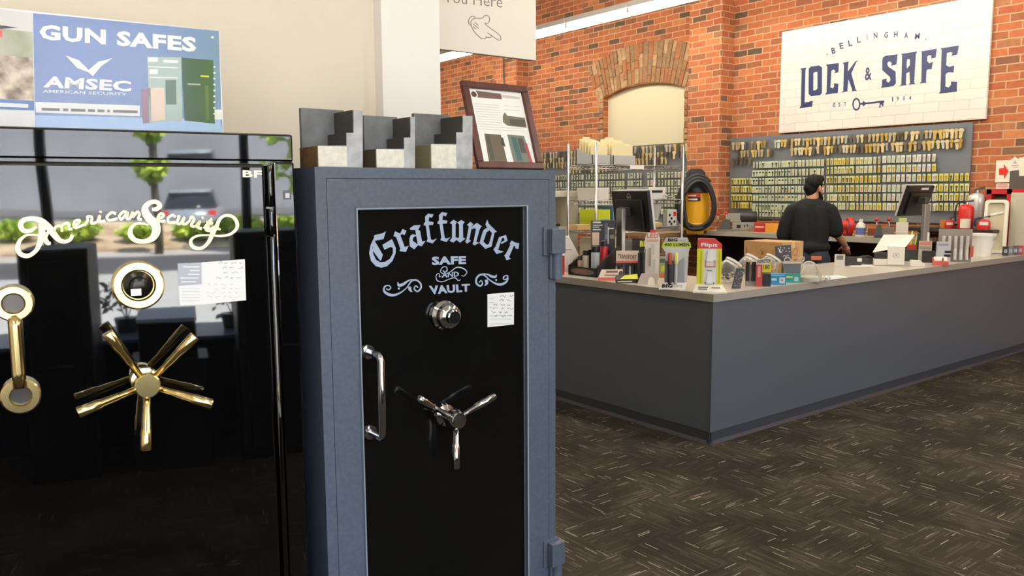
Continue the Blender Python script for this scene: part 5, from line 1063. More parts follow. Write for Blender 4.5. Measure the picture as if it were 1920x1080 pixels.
m = MU(u); m.hexa([(-7, 0, 0), (7, 0, 0), (7, 6, 0), (-7, 6, 0)], [(-7, 2, 40), (7, 2, 40), (7, 4, 40), (-7, 4, 40)], P(150, 154, 104, .5)); m.build('packet', t); m = MB(); bars(m, u, .6, [(-6, -9, 6, -2)], P(210, 110, 50, .5)); quad(m, [(-5, -10), (5, -12), (2, -24), (-3, -22)], P(190, 200, 60, .5), FU(u, -.6)); bars(m, u, -1.2, [(-6, -36, 5, -28)], P(70, 90, 92, .5)); m.build('printing', t)
# BIG Larry flashlight display
t, u = it('flashlight_display', 'BIG Larry flashlight display with a yellow band, left of the corner display', 'display', 1265, 541, .05)
m = MU(u); m.prism([(-18, 0), (22, 0), (25, 70), (28, 77), (22, 95), (-17, 95), (-24, 77), (-18, 68)], 3, 9, P(204, 204, 206, .4), 'y'); m.build('backing_card', t)
m = MU(u); m.bx(-19, -6, 4, 4, 3, 52, P(84, 86, 88, .4)); m.hexa([(4, -6, 4), (22, 6, 4), (22, 9, 4), (4, 9, 4)], [(4, -4, 46), (22, 6, 64), (22, 9, 64), (4, 9, 46)], P(118, 120, 124, .4)); m.build('body', t)
m = MB(); o_ = FU(u, -2.6); quad(m, [(-25, -77), (29, -77), (27, -87), (-22, -87)], P(206, 222, 44, .5), o_); text_quad(m, 'BIG', [(-14, -94), (4, -94), (4, -88), (-14, -88)], BLACK, FU(u, -2.2), .06); text_quad(m, 'Larry', [(6, -93), (20, -93), (19, -87.5), (5, -87.5)], GREYINK, FU(u, -2.2), .01); text_quad(m, '400 LUMEN', [(-20, -85.5), (25, -85.5), (26, -79), (-21, -79)], P(52, 60, 30, .4), FU(u, -2.2), .04); m.build('lettering', t)
for x, cm, bm in ((-10, P(190, 74, 60, .4), BLACK), (1, P(226, 224, 120, .4), P(176, 176, 178, .25))):
    m = MU(u); m.lathe([(0, 9), (3.2, 9), (3.2, 44), (2.6, 46)], 12, bm, (x, -9, 0)); m.lathe([(2.8, 46), (3.8, 48), (3.8, 66), (2.4, 68), (0, 68)], 12, cm, (x, -9, 0)); m.build('flashlight', t)
m = MU(u); m.hexa([(-30, -17, 0), (19, -17, 0), (19, -6, 0), (-30, -6, 0)], [(-25, -7, 12), (22, -7, 12), (22, -6, 12), (-25, -6, 12)], P(232, 228, 220, .5)); m.build('front_flap', t)
m = MB(); SL3 = lambda x, y: Vector((x*u, (-17.5+(-y)*.82)*u, -y*u)); text_quad(m, 'BIG', [(-23, -9.5), (-4, -9.5), (-5, -3), (-25, -3)], BLACK, SL3, .06); text_quad(m, 'Larry', [(-2, -9.5), (14, -9.5), (13, -3), (-3, -3)], GREYINK, SL3, .01); m.build('flap_lettering', t)
# Flipit display on the corner
t, u = it('light_display', 'red and yellow Flipit display on the counter corner', 'display', 1329, 548, .05)
m = MU(u); m.prism([(-23, 8), (22, 8), (22, 90), (9, 101), (-22, 101)], 0, 7, P(232, 232, 228, .4), 'y'); m.build('backing_card', t)
m = MB(); o_ = FU(u, .4); quad(m, [(-22, -82), (22, -82), (22, -90), (9, -101), (-22, -101)], P(224, 60, 58, .4), o_); text_quad(m, 'Flipit', [(-16, -93), (14, -92), (14, -83), (-16, -84)], WHITE, FU(u, .8), .04); bars(m, u, .4, [(-23, -82, -11, -14), (13, -82, 22, -14)], P(226, 226, 40, .5)); bars(m, u, .8, [(-17, -78, -14, -18), (17, -78, 19, -18)], P(196, 188, 30, .5)); bars(m, u, .4, [(-8, -60, 11, -47)], P(206, 120, 110, .4)); bars(m, u, .8, [(-6, -58, 9, -49)], P(232, 220, 210, .4)); bars(m, u, .4, [(-4, -77, 4, -75), (-4, -42, 5, -40), (-8, -19, 10, -15)], P(120, 140, 120, .4)); m.build('printing', t)
for z in (24, 66): MU(u).hexa([(-6, -3, z-8), (7, -3, z-8), (7, 0, z-8), (-6, 0, z-8)], [(-3, -2, z+12), (4, -2, z+12), (4, 0, z+12), (-3, 0, z+12)], P(240, 240, 238, .3)).build('switch_light', t)
m = MU(u); m.hexa([(-30, -18, 0), (32, -18, 0), (26, 8, 0), (-24, 8, 0)], [(-30, -18, 3), (32, -18, 3), (24, 0, 15), (-24, 0, 15)], P(234, 228, 208, .5)); m.build('base_flap', t)
m = MB(); SL4 = lambda x, y: Vector((x*u, (-18.5+(-y-3)*1.5)*u, (-y+.25)*u))
for q_ in ((-20, -11, -2, -9), (-20, -8, -4, -6), (4, -10, 20, -8.5)): rect(m, *q_, P(96, 90, 80, .5), SL4)
m.build('flap_printing', t)
p = onc(1199, X=4.42); t, u = it('light_box', 'black carton with large yellow letters BL behind the LED flashlight display', 'box', 0, 0, .1, None, ZT, p); hb_ = ((CAM+ray(1199, 447)*(p-CAM).dot(_f)).z-ZT)/u
MU(u).bx(-14, 0, 0, 14, 12, hb_, P(24, 24, 25, .4)).build('carton', t, bevel=.001); m = MB(); text_quad(m, 'BL', [(0, -hb_+4), (13, -hb_+4), (13, -hb_+15), (0, -hb_+15)], P(206, 216, 50, .5), FU(u, .4), .05); m.build('lettering', t)
# right run
THIN = bpy.data.materials.new('thin_clear_plastic'); THIN.use_nodes = True; nt = THIN.node_tree; nt.nodes.remove(nt.nodes['Principled BSDF'])
tr_ = nt.nodes.new('ShaderNodeBsdfTransparent'); tr_.inputs[0].default_value = (.93, .93, .9, 1); gl_ = nt.nodes.new('ShaderNodeBsdfGlossy'); gl_.inputs['Roughness'].default_value = .3; lw = nt.nodes.new('ShaderNodeLayerWeight'); lw.inputs['Blend'].default_value = .2; df = nt.nodes.new('ShaderNodeBsdfDiffuse'); df.inputs[0].default_value = (.8, .78, .72, 1)
m1 = nt.nodes.new('ShaderNodeMixShader'); m1.inputs[0].default_value = .12; m2_ = nt.nodes.new('ShaderNodeMixShader')
nt.links.new(tr_.outputs[0], m1.inputs[1]); nt.links.new(df.outputs[0], m1.inputs[2]); nt.links.new(lw.outputs['Facing'], m2_.inputs[0]); nt.links.new(m1.outputs[0], m2_.inputs[1]); nt.links.new(gl_.outputs[0], m2_.inputs[2]); nt.links.new(m2_.outputs[0], nt.nodes['Material Output'].inputs['Surface'])
def jar(px, py, R_, tilt, label, fill, seed, off=0.0):
    t, u = it('plastic_jar', label, 'jar', px, py, off, 'clear tilted jars on the counter')
    T = Matrix.Scale(u, 4) @ Matrix.Translation((0, 0, R_)) @ Matrix.Rotation(tilt, 4, 'Y') @ Matrix.Rotation(-.25, 4, 'X')
    m = MB(); m.x = T; m.lathe([(0, -R_*.8), (R_*.55, -R_*.8), (R_*.95, -R_*.35), (R_, 0), (R_*.9, R_*.5), (R_*.72, R_*.85)], 24, THIN); m.build('jar_body', t)
    m = MB(); m.x = T; m.lathe([(R_*.72, R_*.85), (R_*.80, R_*.88), (R_*.80, R_*1.08), (R_*.70, R_*1.08)], 24, P(226, 220, 206, .3)); m.build('rim', t)
    m = MU(u); Rr = random.Random(seed)
    for k in range(16):
        a_, q = Rr.uniform(0, 2*PI), Rr.random()**.5*R_*.55; m.ell((q*math.cos(a_), q*math.sin(a_), R_*.38+Rr.uniform(0, R_*.5)), (R_*.17, R_*.15, R_*.13), Rr.choice(fill), 7, 5)
    m.build('contents', t)
FILL1 = [P(120, 116, 104, .4), P(70, 68, 62, .4), P(168, 160, 140, .4)]
jar(1364, 530, 21, .55, 'clear tilted jar of grey trinkets, right beside the corner display', FILL1, 1)
jar(1402, 521, 20, .5, 'clear tilted jar in the middle of the three, behind the patterned black card', FILL1, 2)
jar(1440, 519, 19, .55, 'clear tilted jar of orange items behind the INSPECTOR display', [ORANGE, P(206, 160, 60, .4), P(150, 120, 90, .4)], 3)
t, u = it('patterned_card', 'black card with pale dots leaning on the clear jars', 'card', 1383, 541, .1)
m = MU(u); m.hexa([(-11, -1, 0), (5, -1, 0), (5, 5, 0), (-11, 5, 0)], [(-3, 7, 37), (12, 7, 37), (12, 9, 37), (-3, 9, 37)], P(36, 35, 33, .4)); m.build('card', t)
m = MB(); SL5 = lambda x, y: Vector(((x+(-y)*.2)*u, (-1.5+(-y)*.216)*u, -y*u)); Rr = random.Random(4)
for k in range(26): x, y = Rr.uniform(-9, 3), -Rr.uniform(2, 35); rect(m, x, y-1, x+Rr.uniform(1, 2.5), y, P(150, 146, 132, .4), SL5)
m.build('pale_dots', t)
t, u = it('pen_light_display', 'INSPECTOR pen light display with red column and yellow 180 tag', 'display', 1426, 537, .05)
m = MU(u); m.bx(-28, 2, 0, 18, 6, 40, P(150, 140, 128, .4)); m.build('stand', t)
m = MU(u); m.hexa([(-9, 0, 40), (18, 0, 43), (18, 2, 43), (-9, 2, 40)], [(-9, 0, 51), (18, 0, 54), (18, 2, 54), (-9, 2, 51)], P(226, 218, 196, .4)); m.build('header_card', t)
m = MB(); text_quad(m, 'INSPECTOR', [(-7, -49.5), (17, -52), (17, -45), (-7, -42.5)], INK, FU(u, .4), .03); bars(m, u, .6, [(2, -42, 18, -27)], P(218, 210, 46, .5)); text_quad(m, '180', [(4, -40), (15, -41), (15, -33), (4, -32)], INK, FU(u, 1), .02); m.build('lettering', t)
m = MU(u); m.bx(-9, -2, 0, 2, 2, 41, P(192, 66, 64, .4)); m.build('red_column', t); m = MB(); bars(m, u, 2.3, [(-6, -38, -1, -18)], P(220, 150, 140, .4)); m.build('red_print', t)
for k, x in enumerate((-26, -22, -15, -11)):
    m = MU(u); m.lathe([(0, 10), (1.7, 10), (1.7, 40), (2, 41), (2, 46), (0, 47)], 10, BLACK if k != 1 else P(70, 50, 46, .4), (x, -2, 0)); m.build('pen_light', t)
MU(u).bx(4, -1, 0, 18, 3, 24, P(44, 42, 42, .4)).build('dark_base', t)
def carton(name, label, cat, px, py, w, h, d, m0, prints=(), off=0.0):
    t, u = it(name, label, cat, px, py, off); MU(u).bx(-w/2, 0, 0, w/2, d, h, m0).build('carton', t, bevel=.001)
    if prints:
        m = MB()
        for x0, y0, x1, y1, c in prints: bars(m, u, .3, [(x0, y0, x1, y1)], c)
        m.build('printing', t)
    return t, u
carton('blue_box', 'small bright blue box with white printing, right of the INSPECTOR display', 'box', 1458, 534, 30, 21, 12, P(44, 140, 188, .4), [(-11, -12, -2, -8, P(190, 220, 230, .4)), (3, -14, 13, -3, P(214, 214, 216, .4)), (6, -11, 9, -7, P(160, 90, 80, .4)), (-13, -19, 12, -17, P(150, 200, 220, .4))], .05)
t, u = carton('teal_box', 'teal box with yellow lettering under the grey plastic tub', 'box', 1485, 530, 30, 17, 16, P(48, 158, 146, .4), [(-11, -12, 1, -9, P(206, 214, 90, .4)), (4, -11, 11, -3, P(190, 206, 214, .4)), (-11, -7, -3, -5, P(40, 120, 112, .4))], .05)
p = onz(1485, 530, ZT); tub, u = it('plastic_tub', 'grey translucent tub with loop handles standing on the teal box', 'tub', 0, 0, .05, None, ZT+17*u, p)
m = MU(u); m.hexa([(-14, 1, 0), (14, 1, 0), (14, 15, 0), (-14, 15, 0)], [(-17, 0, 20), (15, 0, 20), (15, 16, 20), (-17, 16, 20)], P(112, 120, 124, .3)); m.build('tub', tub); m = MU(u); m.bx(-18, -1, 18, 16, 17, 21, P(176, 180, 182, .3)); m.build('rim', tub, bevel=.002)
m = MU(u); m.tube([(15, 4, 20), (20, 4, 25), (20, 4, 31), (14, 4, 31), (8, 4, 24)], 1.1, P(206, 204, 200, .3), 8); m.tube([(-15, 4, 20), (-14, 4, 28), (-7, 4, 30), (-2, 4, 24)], 1.1, P(206, 204, 200, .3), 8); m.build('handle', tub)
p = onc(1467, Y=3.42); t, u = it('night_sky_card', 'dark card with white moon and stars standing behind the grey tub', 'card', 0, 0, .1, None, ZT, p); py0 = 358+(CAM.z-ZT)*FPX/(p-CAM).dot(_f)
hh = py0-460
m = MU(u); m.hexa([(-13, 0, hh-31), (16, 0, hh-28), (16, 2, hh-28), (-13, 2, hh-31)], [(-15, 0, hh-2), (13, 0, hh+1), (13, 2, hh+1), (-15, 2, hh-2)], P(66, 68, 74, .4)); m.bx(-2, 0, 0, 2, 2, hh-28, P(60, 60, 62, .4)); m.bx(-8, -4, 0, 8, 6, 1.5, P(60, 60, 62, .4)); m.build('card', t)
m = MB(); Rr = random.Random(2)
for x, y in ((-10, -hh+5), (1, -hh+4), (4, -hh+10), (9, -hh+5), (-2, -hh+8), (10, -hh+11), (-6, -hh+3)): rect(m, x, y, x+1.8, y+1.8, WHITE, FU(u, .3))
ribbon(m, [(-4, -hh+6), (-7, -hh+9), (-5, -hh+13), (-1, -hh+12)], [.5, 2.4, 2.4, .5], WHITE, FU(u, .3)); text_quad(m, 'w', [(0, -hh+19), (10, -hh+17), (10, -hh+21), (0, -hh+23)], P(206, 180, 180, .4), FU(u, .3)) if 0 else ribbon(m, [(0, -hh+21), (3, -hh+19), (5, -hh+22), (8, -hh+18), (10, -hh+20)], 1.2, P(206, 180, 180, .4), FU(u, .3)); m.build('moon_and_stars', t)
t, u = it('clear_dome', 'clear plastic dome container right of the teal box', 'container', 1516, 527)
m = MU(u); m.lathe([(24, 0), (25, 3), (22, 12), (20, 14), (19, 16), (15, 28), (8, 36), (0, 38)], 24, THIN); m.build('dome_cover', t); m = MU(u); m.lathe([(0, 0), (23, 0), (24, 9), (0, 8)], 24, P(206, 200, 182, .4)); m.build('base', t)
t, u = it('glass_paperweight', 'small glass ball in front of the paper stack', 'paperweight', 1550, 527); m = MU(u); m.ell((0, 0, 6), (6.5, 6.5, 6), THIN, 16, 10); m.ell((0, 0, 5), (3.5, 3.5, 3), P(220, 222, 226, .3), 10, 6); m.build('ball', t)
t, u = it('paper_stack', 'thin stack of white papers lying near the front edge of the counter', 'papers', 1562, 521, .5)
MU(u).bx(-26, -8, 0, 24, 14, 2, P(230, 228, 224, .6)).build('lower_sheets', t); MU(u).hexa([(-22, -9, 2), (20, -4, 2), (16, 12, 2), (-24, 8, 2)], [(-22, -9, 3), (20, -4, 3), (16, 12, 3), (-24, 8, 3)], PAPER).build('top_sheet', t)
pc = onc(1465, Y=3.50); t = thing('cardboard_box', 'large brown cardboard box at the back edge of the counter, in front of the man', 'box', (pc.x, pc.y, ZT)); u = (pc-CAM).dot(_f)/FPX; hb2 = (358+(CAM.z-ZT)/u-455)*u
MB().bx(0, 0, 0, .27, .335, hb2, CARD).build('carton', t, bevel=.003); m = MB(); m.bx(.12, -.0006, hb2-.05,   .16, .336, hb2+.0006, P(206, 170, 122, .4)); m.build('tape', t)
m = MB(); CI = P(134, 100, 66, .8); CF = lambda x, y: Vector((-.0008, .335-x*.335, hb2*(1-y)))
for q_ in (((.2, .62), (.5, .22), (.8, .66)),): ribbon(m, [q_[0], q_[1]], .012, CI, CF, 2); ribbon(m, [q_[1], q_[2]], .012, CI, CF, 2); ribbon(m, [q_[0], q_[2]], .012, CI, CF, 2)
for x0, y0, x1, y1 in ((.47, .3, .53, .42), (.36, .5, .64, .54), (.06, .2, .09, .8)): rect(m, x0, y0, x1, y1, CI, CF)
CG_ = lambda x, y: Vector((x*.27, -.0008, hb2*(1-y)))
ribbon(m, [(.62+.09*math.cos(k*.7), .32+.12*math.sin(k*.7)) for k in range(10)], .03, CI, CG_, 3); rect(m, .55, .55, .75, .6, CI, CG_); rect(m, .55, .65, .75, .8, CI, CG_); m.build('printing', t)
t, u = it('card_reader', 'small white framed card holder at the back of the counter beside the man', 'card holder', 1574, 499, .1); MU(u).bx(-9, 0, 0, 9, 3, 22, P(206, 202, 192, .4)).build('frame', t); m = MB(); bars(m, u, .4, [(-6, -20, 6, -12)], P(110, 108, 100, .4)); m.build('card', t)
t, u = it('label_printer', 'small dark printer with a white corner at the back of the counter', 'printer', 1598, 498, .1); MU(u).bx(-13, 0, 0, 16, 12, 16, P(48, 46, 46, .4)).build('body', t, bevel=.003); MU(u).bx(8, -1, 8, 16, 0, 14, WHITE).build('label', t)
t, u = it('telephone', 'black desk telephone between the label printer and the white tablet stand', 'telephone', 1624, 494, .2); m = MU(u); m.hexa([(-14, -6, 0), (14, -6, 0), (14, 10, 0), (-14, 10, 0)], [(-13, -5, 3), (13, -5, 3), (13, 9, 10), (-13, 9, 10)], P(34, 34, 35, .35)); m.build('base', t, bevel=.002); m = MU(u); m.tube([(-12, 2, 9), (-9, 1, 12), (4, 1, 13), (10, 2, 10)], 2.4, P(26, 26, 27, .35), 8); m.build('handset', t)
t, u = it('paper_sheet', 'white sheet of paper lying beside the white tablet stand', 'paper', 1614, 499, .4); MU(u).bx(-20, -8, 0, 22, 8, .6, PAPER).build('sheet', t)
t, u = it('tablet_register', 'white tablet register stand with a rounded square logo, on the right run of the counter', 'register', 1668, 498, .1)
WP = P(232, 226, 214, .35)
m = MU(u); m.bx(-28, -6, 0, 24, 14, 13, WP); m.build('foot', t, bevel=.006); m = MU(u); m.bx(-5, -8, 2, 24, 6, 37, WP); m.build('front_block', t, bevel=.004); MU(u).bx(-27, -6.5, 14, -5, 8, 24, P(44, 38, 34, .4)).build('dark_gap', t)
m = MU(u); m.hexa([(-31, -4, 24), (26, -4, 36), (26, -1, 36), (-31, -1, 24)], [(-11, 18, 57), (43, 18, 58), (43, 21, 57), (-11, 21, 56)], WP); m.build('tablet', t, bevel=.003)
m = MB(); sq = [(5, -23), (7, -24), (12, -24), (14, -23), (14, -17), (12, -16), (7, -16), (5, -17), (5, -23)]
for a_, b_ in zip(sq, sq[1:]): ribbon(m, [a_, b_], .9, P(150, 146, 138, .4), FU(u, 8.3), 1)
rect(m, 8, -21.5, 11, -18.5, P(150, 146, 138, .4), FU(u, 8.3)); m.build('logo', t)
t, u = it('card_terminal', 'small white wedge-shaped card terminal in front of the pen organiser', 'terminal', 1720, 499.5, .1); m = MU(u); m.prism([(-13, 0), (12, 0), (12, 5), (4, 11), (-11, 12), (-13, 11)], -4, 8, WP, 'y'); m.build('body', t, bevel=.004)
t, u = it('pen_organiser', 'dark desk organiser with a green pen and red marker, right of the white tablet register', 'organiser', 1709, 490, .1)
MU(u).bx(-16, 0, 0, 14, 14, 22, P(50, 54, 52, .4)).build('box', t, bevel=.002); MU(u).bx(-8, 3, 22, 8, 8, 31, P(186, 50, 40, .4)).build('red_block', t)
m = MU(u); m.tube([(3, 7, 18), (9, 7, 50)], 1.6, P(150, 200, 80, .4), 8); m.build('green_pen', t); m = MU(u); m.tube([(-3, 9, 18), (0, 9, 56)], 1.3, P(220, 200, 60, .4), 8); m.build('yellow_pencil', t); MU(u).bx(8, 5, 20, 14, 12, 52, P(40, 48, 42, .4)).build('dark_bottle', t)
t, u = it('small_display', 'small clear display with a red header and black unit, right of the pen organiser', 'display', 1735, 492, .1)
MU(u).bx(-12, 4, 0, 10, 6, 40, P(196, 188, 172, .4)).build('back_card', t); MU(u).bx(-6, -4, 0, 16, 4, 22, P(36, 36, 38, .4)).build('black_unit', t, bevel=.002)
m = MB(); bars(m, u, -3.6, [(-11, -39, 9, -32)], P(200, 130, 110, .4)); bars(m, u, -3.6, [(-11, -30, 9, -24)], P(150, 140, 130, .4)); m.build('header_printing', t); m = MU(u); m.lathe([(0, 40), (2, 40), (2, 56), (0, 56)], 10, WP, (3, 5, 0)); m.build('white_stick', t)
t, u = it('card_box', 'open box of red and white business cards in front of the tube rack', 'card box', 1764, 498, .15); m = MU(u); m.prism([(0, 0), (12, 0), (12, 15), (0, 7)], -13, 13, P(206, 96, 84, .45), 'x'); m.build('box', t); MU(u).hexa([(-11, 1, 8), (11, 1, 8), (11, 11, 14.4), (-11, 11, 14.4)], [(-11, .5, 9), (11, .5, 9), (11, 10.5, 16), (-11, 10.5, 16)], P(226, 206, 192, .5)).build('cards', t); MU(u).bx(2, -.6, 9, 4, 0, 15, INK).build('divider', t)
t, u = it('tube_rack', 'grey upright rack holding pale tubes, left of the white bucket', 'rack', 1792, 491, .15)
m = MU(u); m.bx(-30, 6, 0, 26, 9, 61, P(150, 138, 128, .45)); m.build('back_panel', t)
for x in (-22, -12, -2, 8, 18):
    m = MU(u); m.lathe([(0, 4), (3, 4), (3, 24), (2.6, 25), (3, 26), (3, 48), (0, 49)], 12, P(206, 198, 196, .35), (x, 2, 0)); m.build('tube', t)
m = MU(u); m.bx(-34, -4, 0, -10, -2, 38, P(188, 188, 194, .4)); m.build('front_card', t); m = MB(); bars(m, u, 4.3, [(-20, -21, -9, -16.5), (-21, -14, -10, -9)], BLACK); bars(m, u, 4.3, [(-31, -34, -14, -30)], P(150, 150, 156, .4)); m.build('printing', t); MU(u).bx(22, -2, 10, 28, 4, 30, P(190, 90, 84, .4)).build('red_tag', t)
t, u = it('white_bucket', 'white plastic bucket on the counter by the fire extinguishers', 'bucket', 1838, 480, 0)
m = MU(u); m.lathe([(0, 0), (17, 0), (22, 33), (22.5, 33), (23, 38), (24.5, 38), (24.5, 42), (22, 42), (17, 4), (0, 3)], 28, P(238, 234, 224, .4)); m.build('bucket', t); m = MU(u); m.tube([(24*math.cos(k*PI/12), 24*math.sin(k*PI/12)*.3-14, 37-12*math.sin(k*PI/12)) for k in range(13)], .6, STEEL, 6); m.build('handle', t)
# wall shelf with fire extinguishers
XSH = 8.33; zsf = onx(1780, 429, XSH).z
sh = thing('wall_shelf', 'short dark shelf on the brick wall carrying the fire extinguishers', 'shelf'); ya, yb = onx(1702, 429, XSH).y, onx(1862, 429, XSH).y
MB().bx(XSH, yb, zsf-.03, XW-.005, ya, zsf, P(44, 40, 38, .4)).build('board', sh)
for y in (yb+.08, ya-.08): MB().prism([(XSH+.05, zsf-.03), (XW-.005, zsf-.03), (XW-.005, zsf-.16)], y-.01, y+.01, P(44, 40, 38, .4), 'y').build('bracket', sh)
def extinguisher(px, X, py_top, r, body, label, lab, hose=True, py=429, dome=1.0):
    y = onx(px, 400, X).y; p = Vector((X, y, zsf)); u = (p-CAM).dot(_f)/FPX; t = thing('fire_extinguisher', label, 'fire extinguisher', p, face_cam(p)); h = (1.55-zsf)/u; H_ = (onx(px, py_top, X).z-zsf)/u
    hv = max(7, H_*.16); hb_ = H_-hv
    m = MU(u); m.lathe([(0, 0), (r*.95, 0), (r, 2), (r, hb_-r*.7), (r*.9, hb_-r*.35), (r*.6, hb_-r*.1), (r*.25, hb_), (r*.25, hb_+2), (0, hb_+2)], 24, body); m.build('cylinder', t)
    m = MU(u); m.lathe([(0, hb_), (r*.3, hb_), (r*.3, hb_+hv*.4), (0, hb_+hv*.4)], 12, STEEL); m.hexa([(-r*.2, -2, hb_+hv*.4), (r*.9, -2, hb_+hv*.5), (r*.9, 2, hb_+hv*.5), (-r*.2, 2, hb_+hv*.4)], [(-r*.2, -2, hb_+hv*.6), (r*.9, -2, hb_+hv*1.0), (r*.9, 2, hb_+hv*1.0), (-r*.2, 2, hb_+hv*.6)], P(70, 66, 64, .4)); m.build('valve_handle', t)
    if lab: m = MU(u); m.x = Matrix.Scale(u, 4) @ Matrix.Rotation(-PI/2-.7, 4, 'Z'); m.lathe([(r+.15, hb_*lab[0]), (r+.15, hb_*lab[1])], 10, lab[2], arc=1.4); m.build('label', t)
    if hose: m = MU(u); m.tube(spline([(-r*.3, -1, hb_+hv*.4), (-r*1.1, -2, hb_+1), (-r*1.35, -2, hb_*.7), (-r*1.25, -2, hb_*.3)], 5), 1.3, BLACK, 8); m.build('hose', t)
extinguisher(1782, 8.46, 405, 8.5, RED, 'small red fire extinguisher at the left of the wall shelf', (.4, .7, P(226, 220, 210, .4)), False)
extinguisher(1811, 8.41, 374, 13, RED, 'tall red fire extinguisher in the middle of the wall shelf', (.04, .42, P(222, 214, 196, .4)))
extinguisher(1829, 8.565, 349, 14.5, P(206, 204, 200, .25, metal=.3), 'large silver-white fire extinguisher at the back of the wall shelf', (.1, .3, P(96, 130, 150, .4)), False)
extinguisher(1846, 8.375, 404, 11, RED, 'small red fire extinguisher at the right end of the wall shelf, above the bucket', (.45, .75, P(226, 220, 210, .4)))
t, u = it('orange_box', 'small orange box at the left of the red extinguishers on the wall shelf', 'box', 0, 0, 0, None, zsf, Vector((8.5, onx(1768, 420, 8.5).y, zsf))); MU(u).bx(-5, 0, 0, 5, 6, 15, P(206, 130, 50, .5)).build('carton', t)
# white moulded panel leaning on the wall, red cabinet and signs
pl_ = onc(1862, X=8.42); t = thing('moulded_panel', 'white moulded plastic panel with rounded corners leaning by the red cabinet', 'panel', (8.42, pl_.y, ZT+.004), math.radians(-76)); u = (pl_-CAM).dot(_f)/FPX
T = Matrix.Rotation(-.07, 4, 'X'); hp_ = 100*u; wp = .20
def rrect(x0, z0, x1, z1, r): return [(cx_+r*math.cos(a_), cz_+r*math.sin(a_)) for cx_, cz_, a0 in ((x1-r, z1-r, 0), (x0+r, z1-r, PI/2), (x0+r, z0+r, PI), (x1-r, z0+r, 3*PI/2)) for a_ in [a0+k*PI/8 for k in range(5)]]
m = MB(); m.x = T; A_ = rrect(-wp/2, 0, wp/2, hp_, .035); B_ = rrect(-wp/2+.03, .03, wp/2-.03, hp_-.03, .02); K_ = len(A_)
m.add([(x, 0, z) for x, z in A_]+[(x, 0, z) for x, z in B_]+[(x, .03, z) for x, z in B_]+[(x, .04, z) for x, z in A_], [(k, (k+1) % K_, K_+(k+1) % K_, K_+k) for k in range(K_)]+[(K_+k, K_+(k+1) % K_, 2*K_+(k+1) % K_, 2*K_+k) for k in range(K_)]+[(k, 3*K_+k, 3*K_+(k+1) % K_, (k+1) % K_) for k in range(K_)], P(234, 228, 206, .4)); m.build('frame', t)
m = MB(); m.x = T; m.add([(x, .03, z) for x, z in B_], [tuple(range(K_))], P(206, 196, 168, .5)); m.build('recess', t); m = MB(); m.x = T; m.hexa([(-.05, .02, hp_*.70), (.06, .02, hp_*.75), (.06, .03, hp_*.75), (-.05, .03, hp_*.70)], [(-.05, .02, hp_*.74), (.06, .02, hp_*.79), (.06, .03, hp_*.79), (-.05, .03, hp_*.74)], WHITE).build('white_bar', t)
XR = XW-.09; g = lambda px, py: onx(px, py, XR)
rc = thing('red_cabinet', 'red framed cabinet with a grey door on the brick wall at the right edge', 'cabinet'); y1, y0 = g(1846, 420).y, 2.6; zt_, zb_ = g(1880, 355).z, ZT+.01; ym = g(1889, 420).y; RC = P(190, 36, 40, .4); fw = .045
MB().bx(XR, y0, zb_, XW-.005, y0+fw, zt_, RC).bx(XR, y1-fw, zb_, XW-.005, y1, zt_, RC).bx(XR, y0, zt_-fw, XW-.005, y1, zt_, RC).bx(XR, y0, zb_, XW-.005, y1, zb_+.02, RC).bx(XR, ym-fw*.5, zb_, XW-.005, ym+fw*.5, zt_, RC).build('frame', rc)
MB().bx(XR+.08, ym, zb_, XW-.006, y1, zt_-.01, P(112, 96, 84, .6)).build('interior_back', rc); MB().bx(XR-.012, y0+fw, zb_+.02, XR+.01, ym-fw*.4, zt_-fw*.7, P(196, 188, 166, .45)).build('door', rc, bevel=.006); MB().bx(XR-.016, y0+fw+.06, zb_+.06, XR-.012, ym-fw*.4-.05, zt_-fw*.7-.06, P(188, 180, 158, .45)).build('door_panel', rc)
XP = XW-.02; g = lambda x, y, t_=0.0: onx(x, y, XP-.002-t_)
t = thing('arrow_sign', 'white sign with a red arrow on the brick wall above the red cabinet', 'sign'); a, b = onx(1868, 301, XP), onx(1894, 342, XP)
MB().bx(XP, b.y, b.z, XP+.012, a.y, a.z, P(234, 226, 204, .4)).build('plate', t, bevel=.002); m = MB(); quad(m, [(1873, 316), (1882, 315), (1882, 307), (1891, 321), (1883, 336), (1882, 328), (1873, 328)], P(214, 44, 38, .4), g); m.build('arrow', t)
t = thing('notice_strip', 'small white notice with red lines under the arrow sign', 'sign'); a, b = onx(1868, 344, XP), onx(1892, 354, XP); MB().bx(XP, b.y, b.z, XP+.006, a.y, a.z, P(234, 222, 206, .5)).build('plate', t)
m = MB(); rect(m, 1870, 346, 1890, 347.2, RED, g); rect(m, 1870, 349.5, 1890, 350.7, RED, g); m.build('red_lines', t)
t = thing('notice_board', 'dark board with pale notices pinned on it at the right edge of the wall', 'notice board'); a, b = onx(1894, 318, XP), onx(1935, 356, XP); MB().bx(XP, b.y, b.z, XP+.012, a.y, a.z+.02, P(84, 78, 72, .6)).build('board', t)
m = MB(); quad(m, [(1894, 300), (1904, 294), (1912, 300), (1914, 318), (1894, 321)], P(230, 224, 212, .6), g); quad(m, [(1910, 296), (1925, 293), (1925, 330), (1911, 330)], P(232, 222, 196, .6), lambda x, y: g(x, y, .001)); quad(m, [(1903, 300), (1899, 307), (1907, 307)], P(176, 170, 164, .6), lambda x, y: g(x, y, .002)); rect(m, 1897, 310, 1910, 311, P(200, 130, 130, .6), lambda x, y: g(x, y, .002)); rect(m, 1897, 313, 1909, 314, P(180, 174, 168, .6), lambda x, y: g(x, y, .002)); m.build('notices', t)
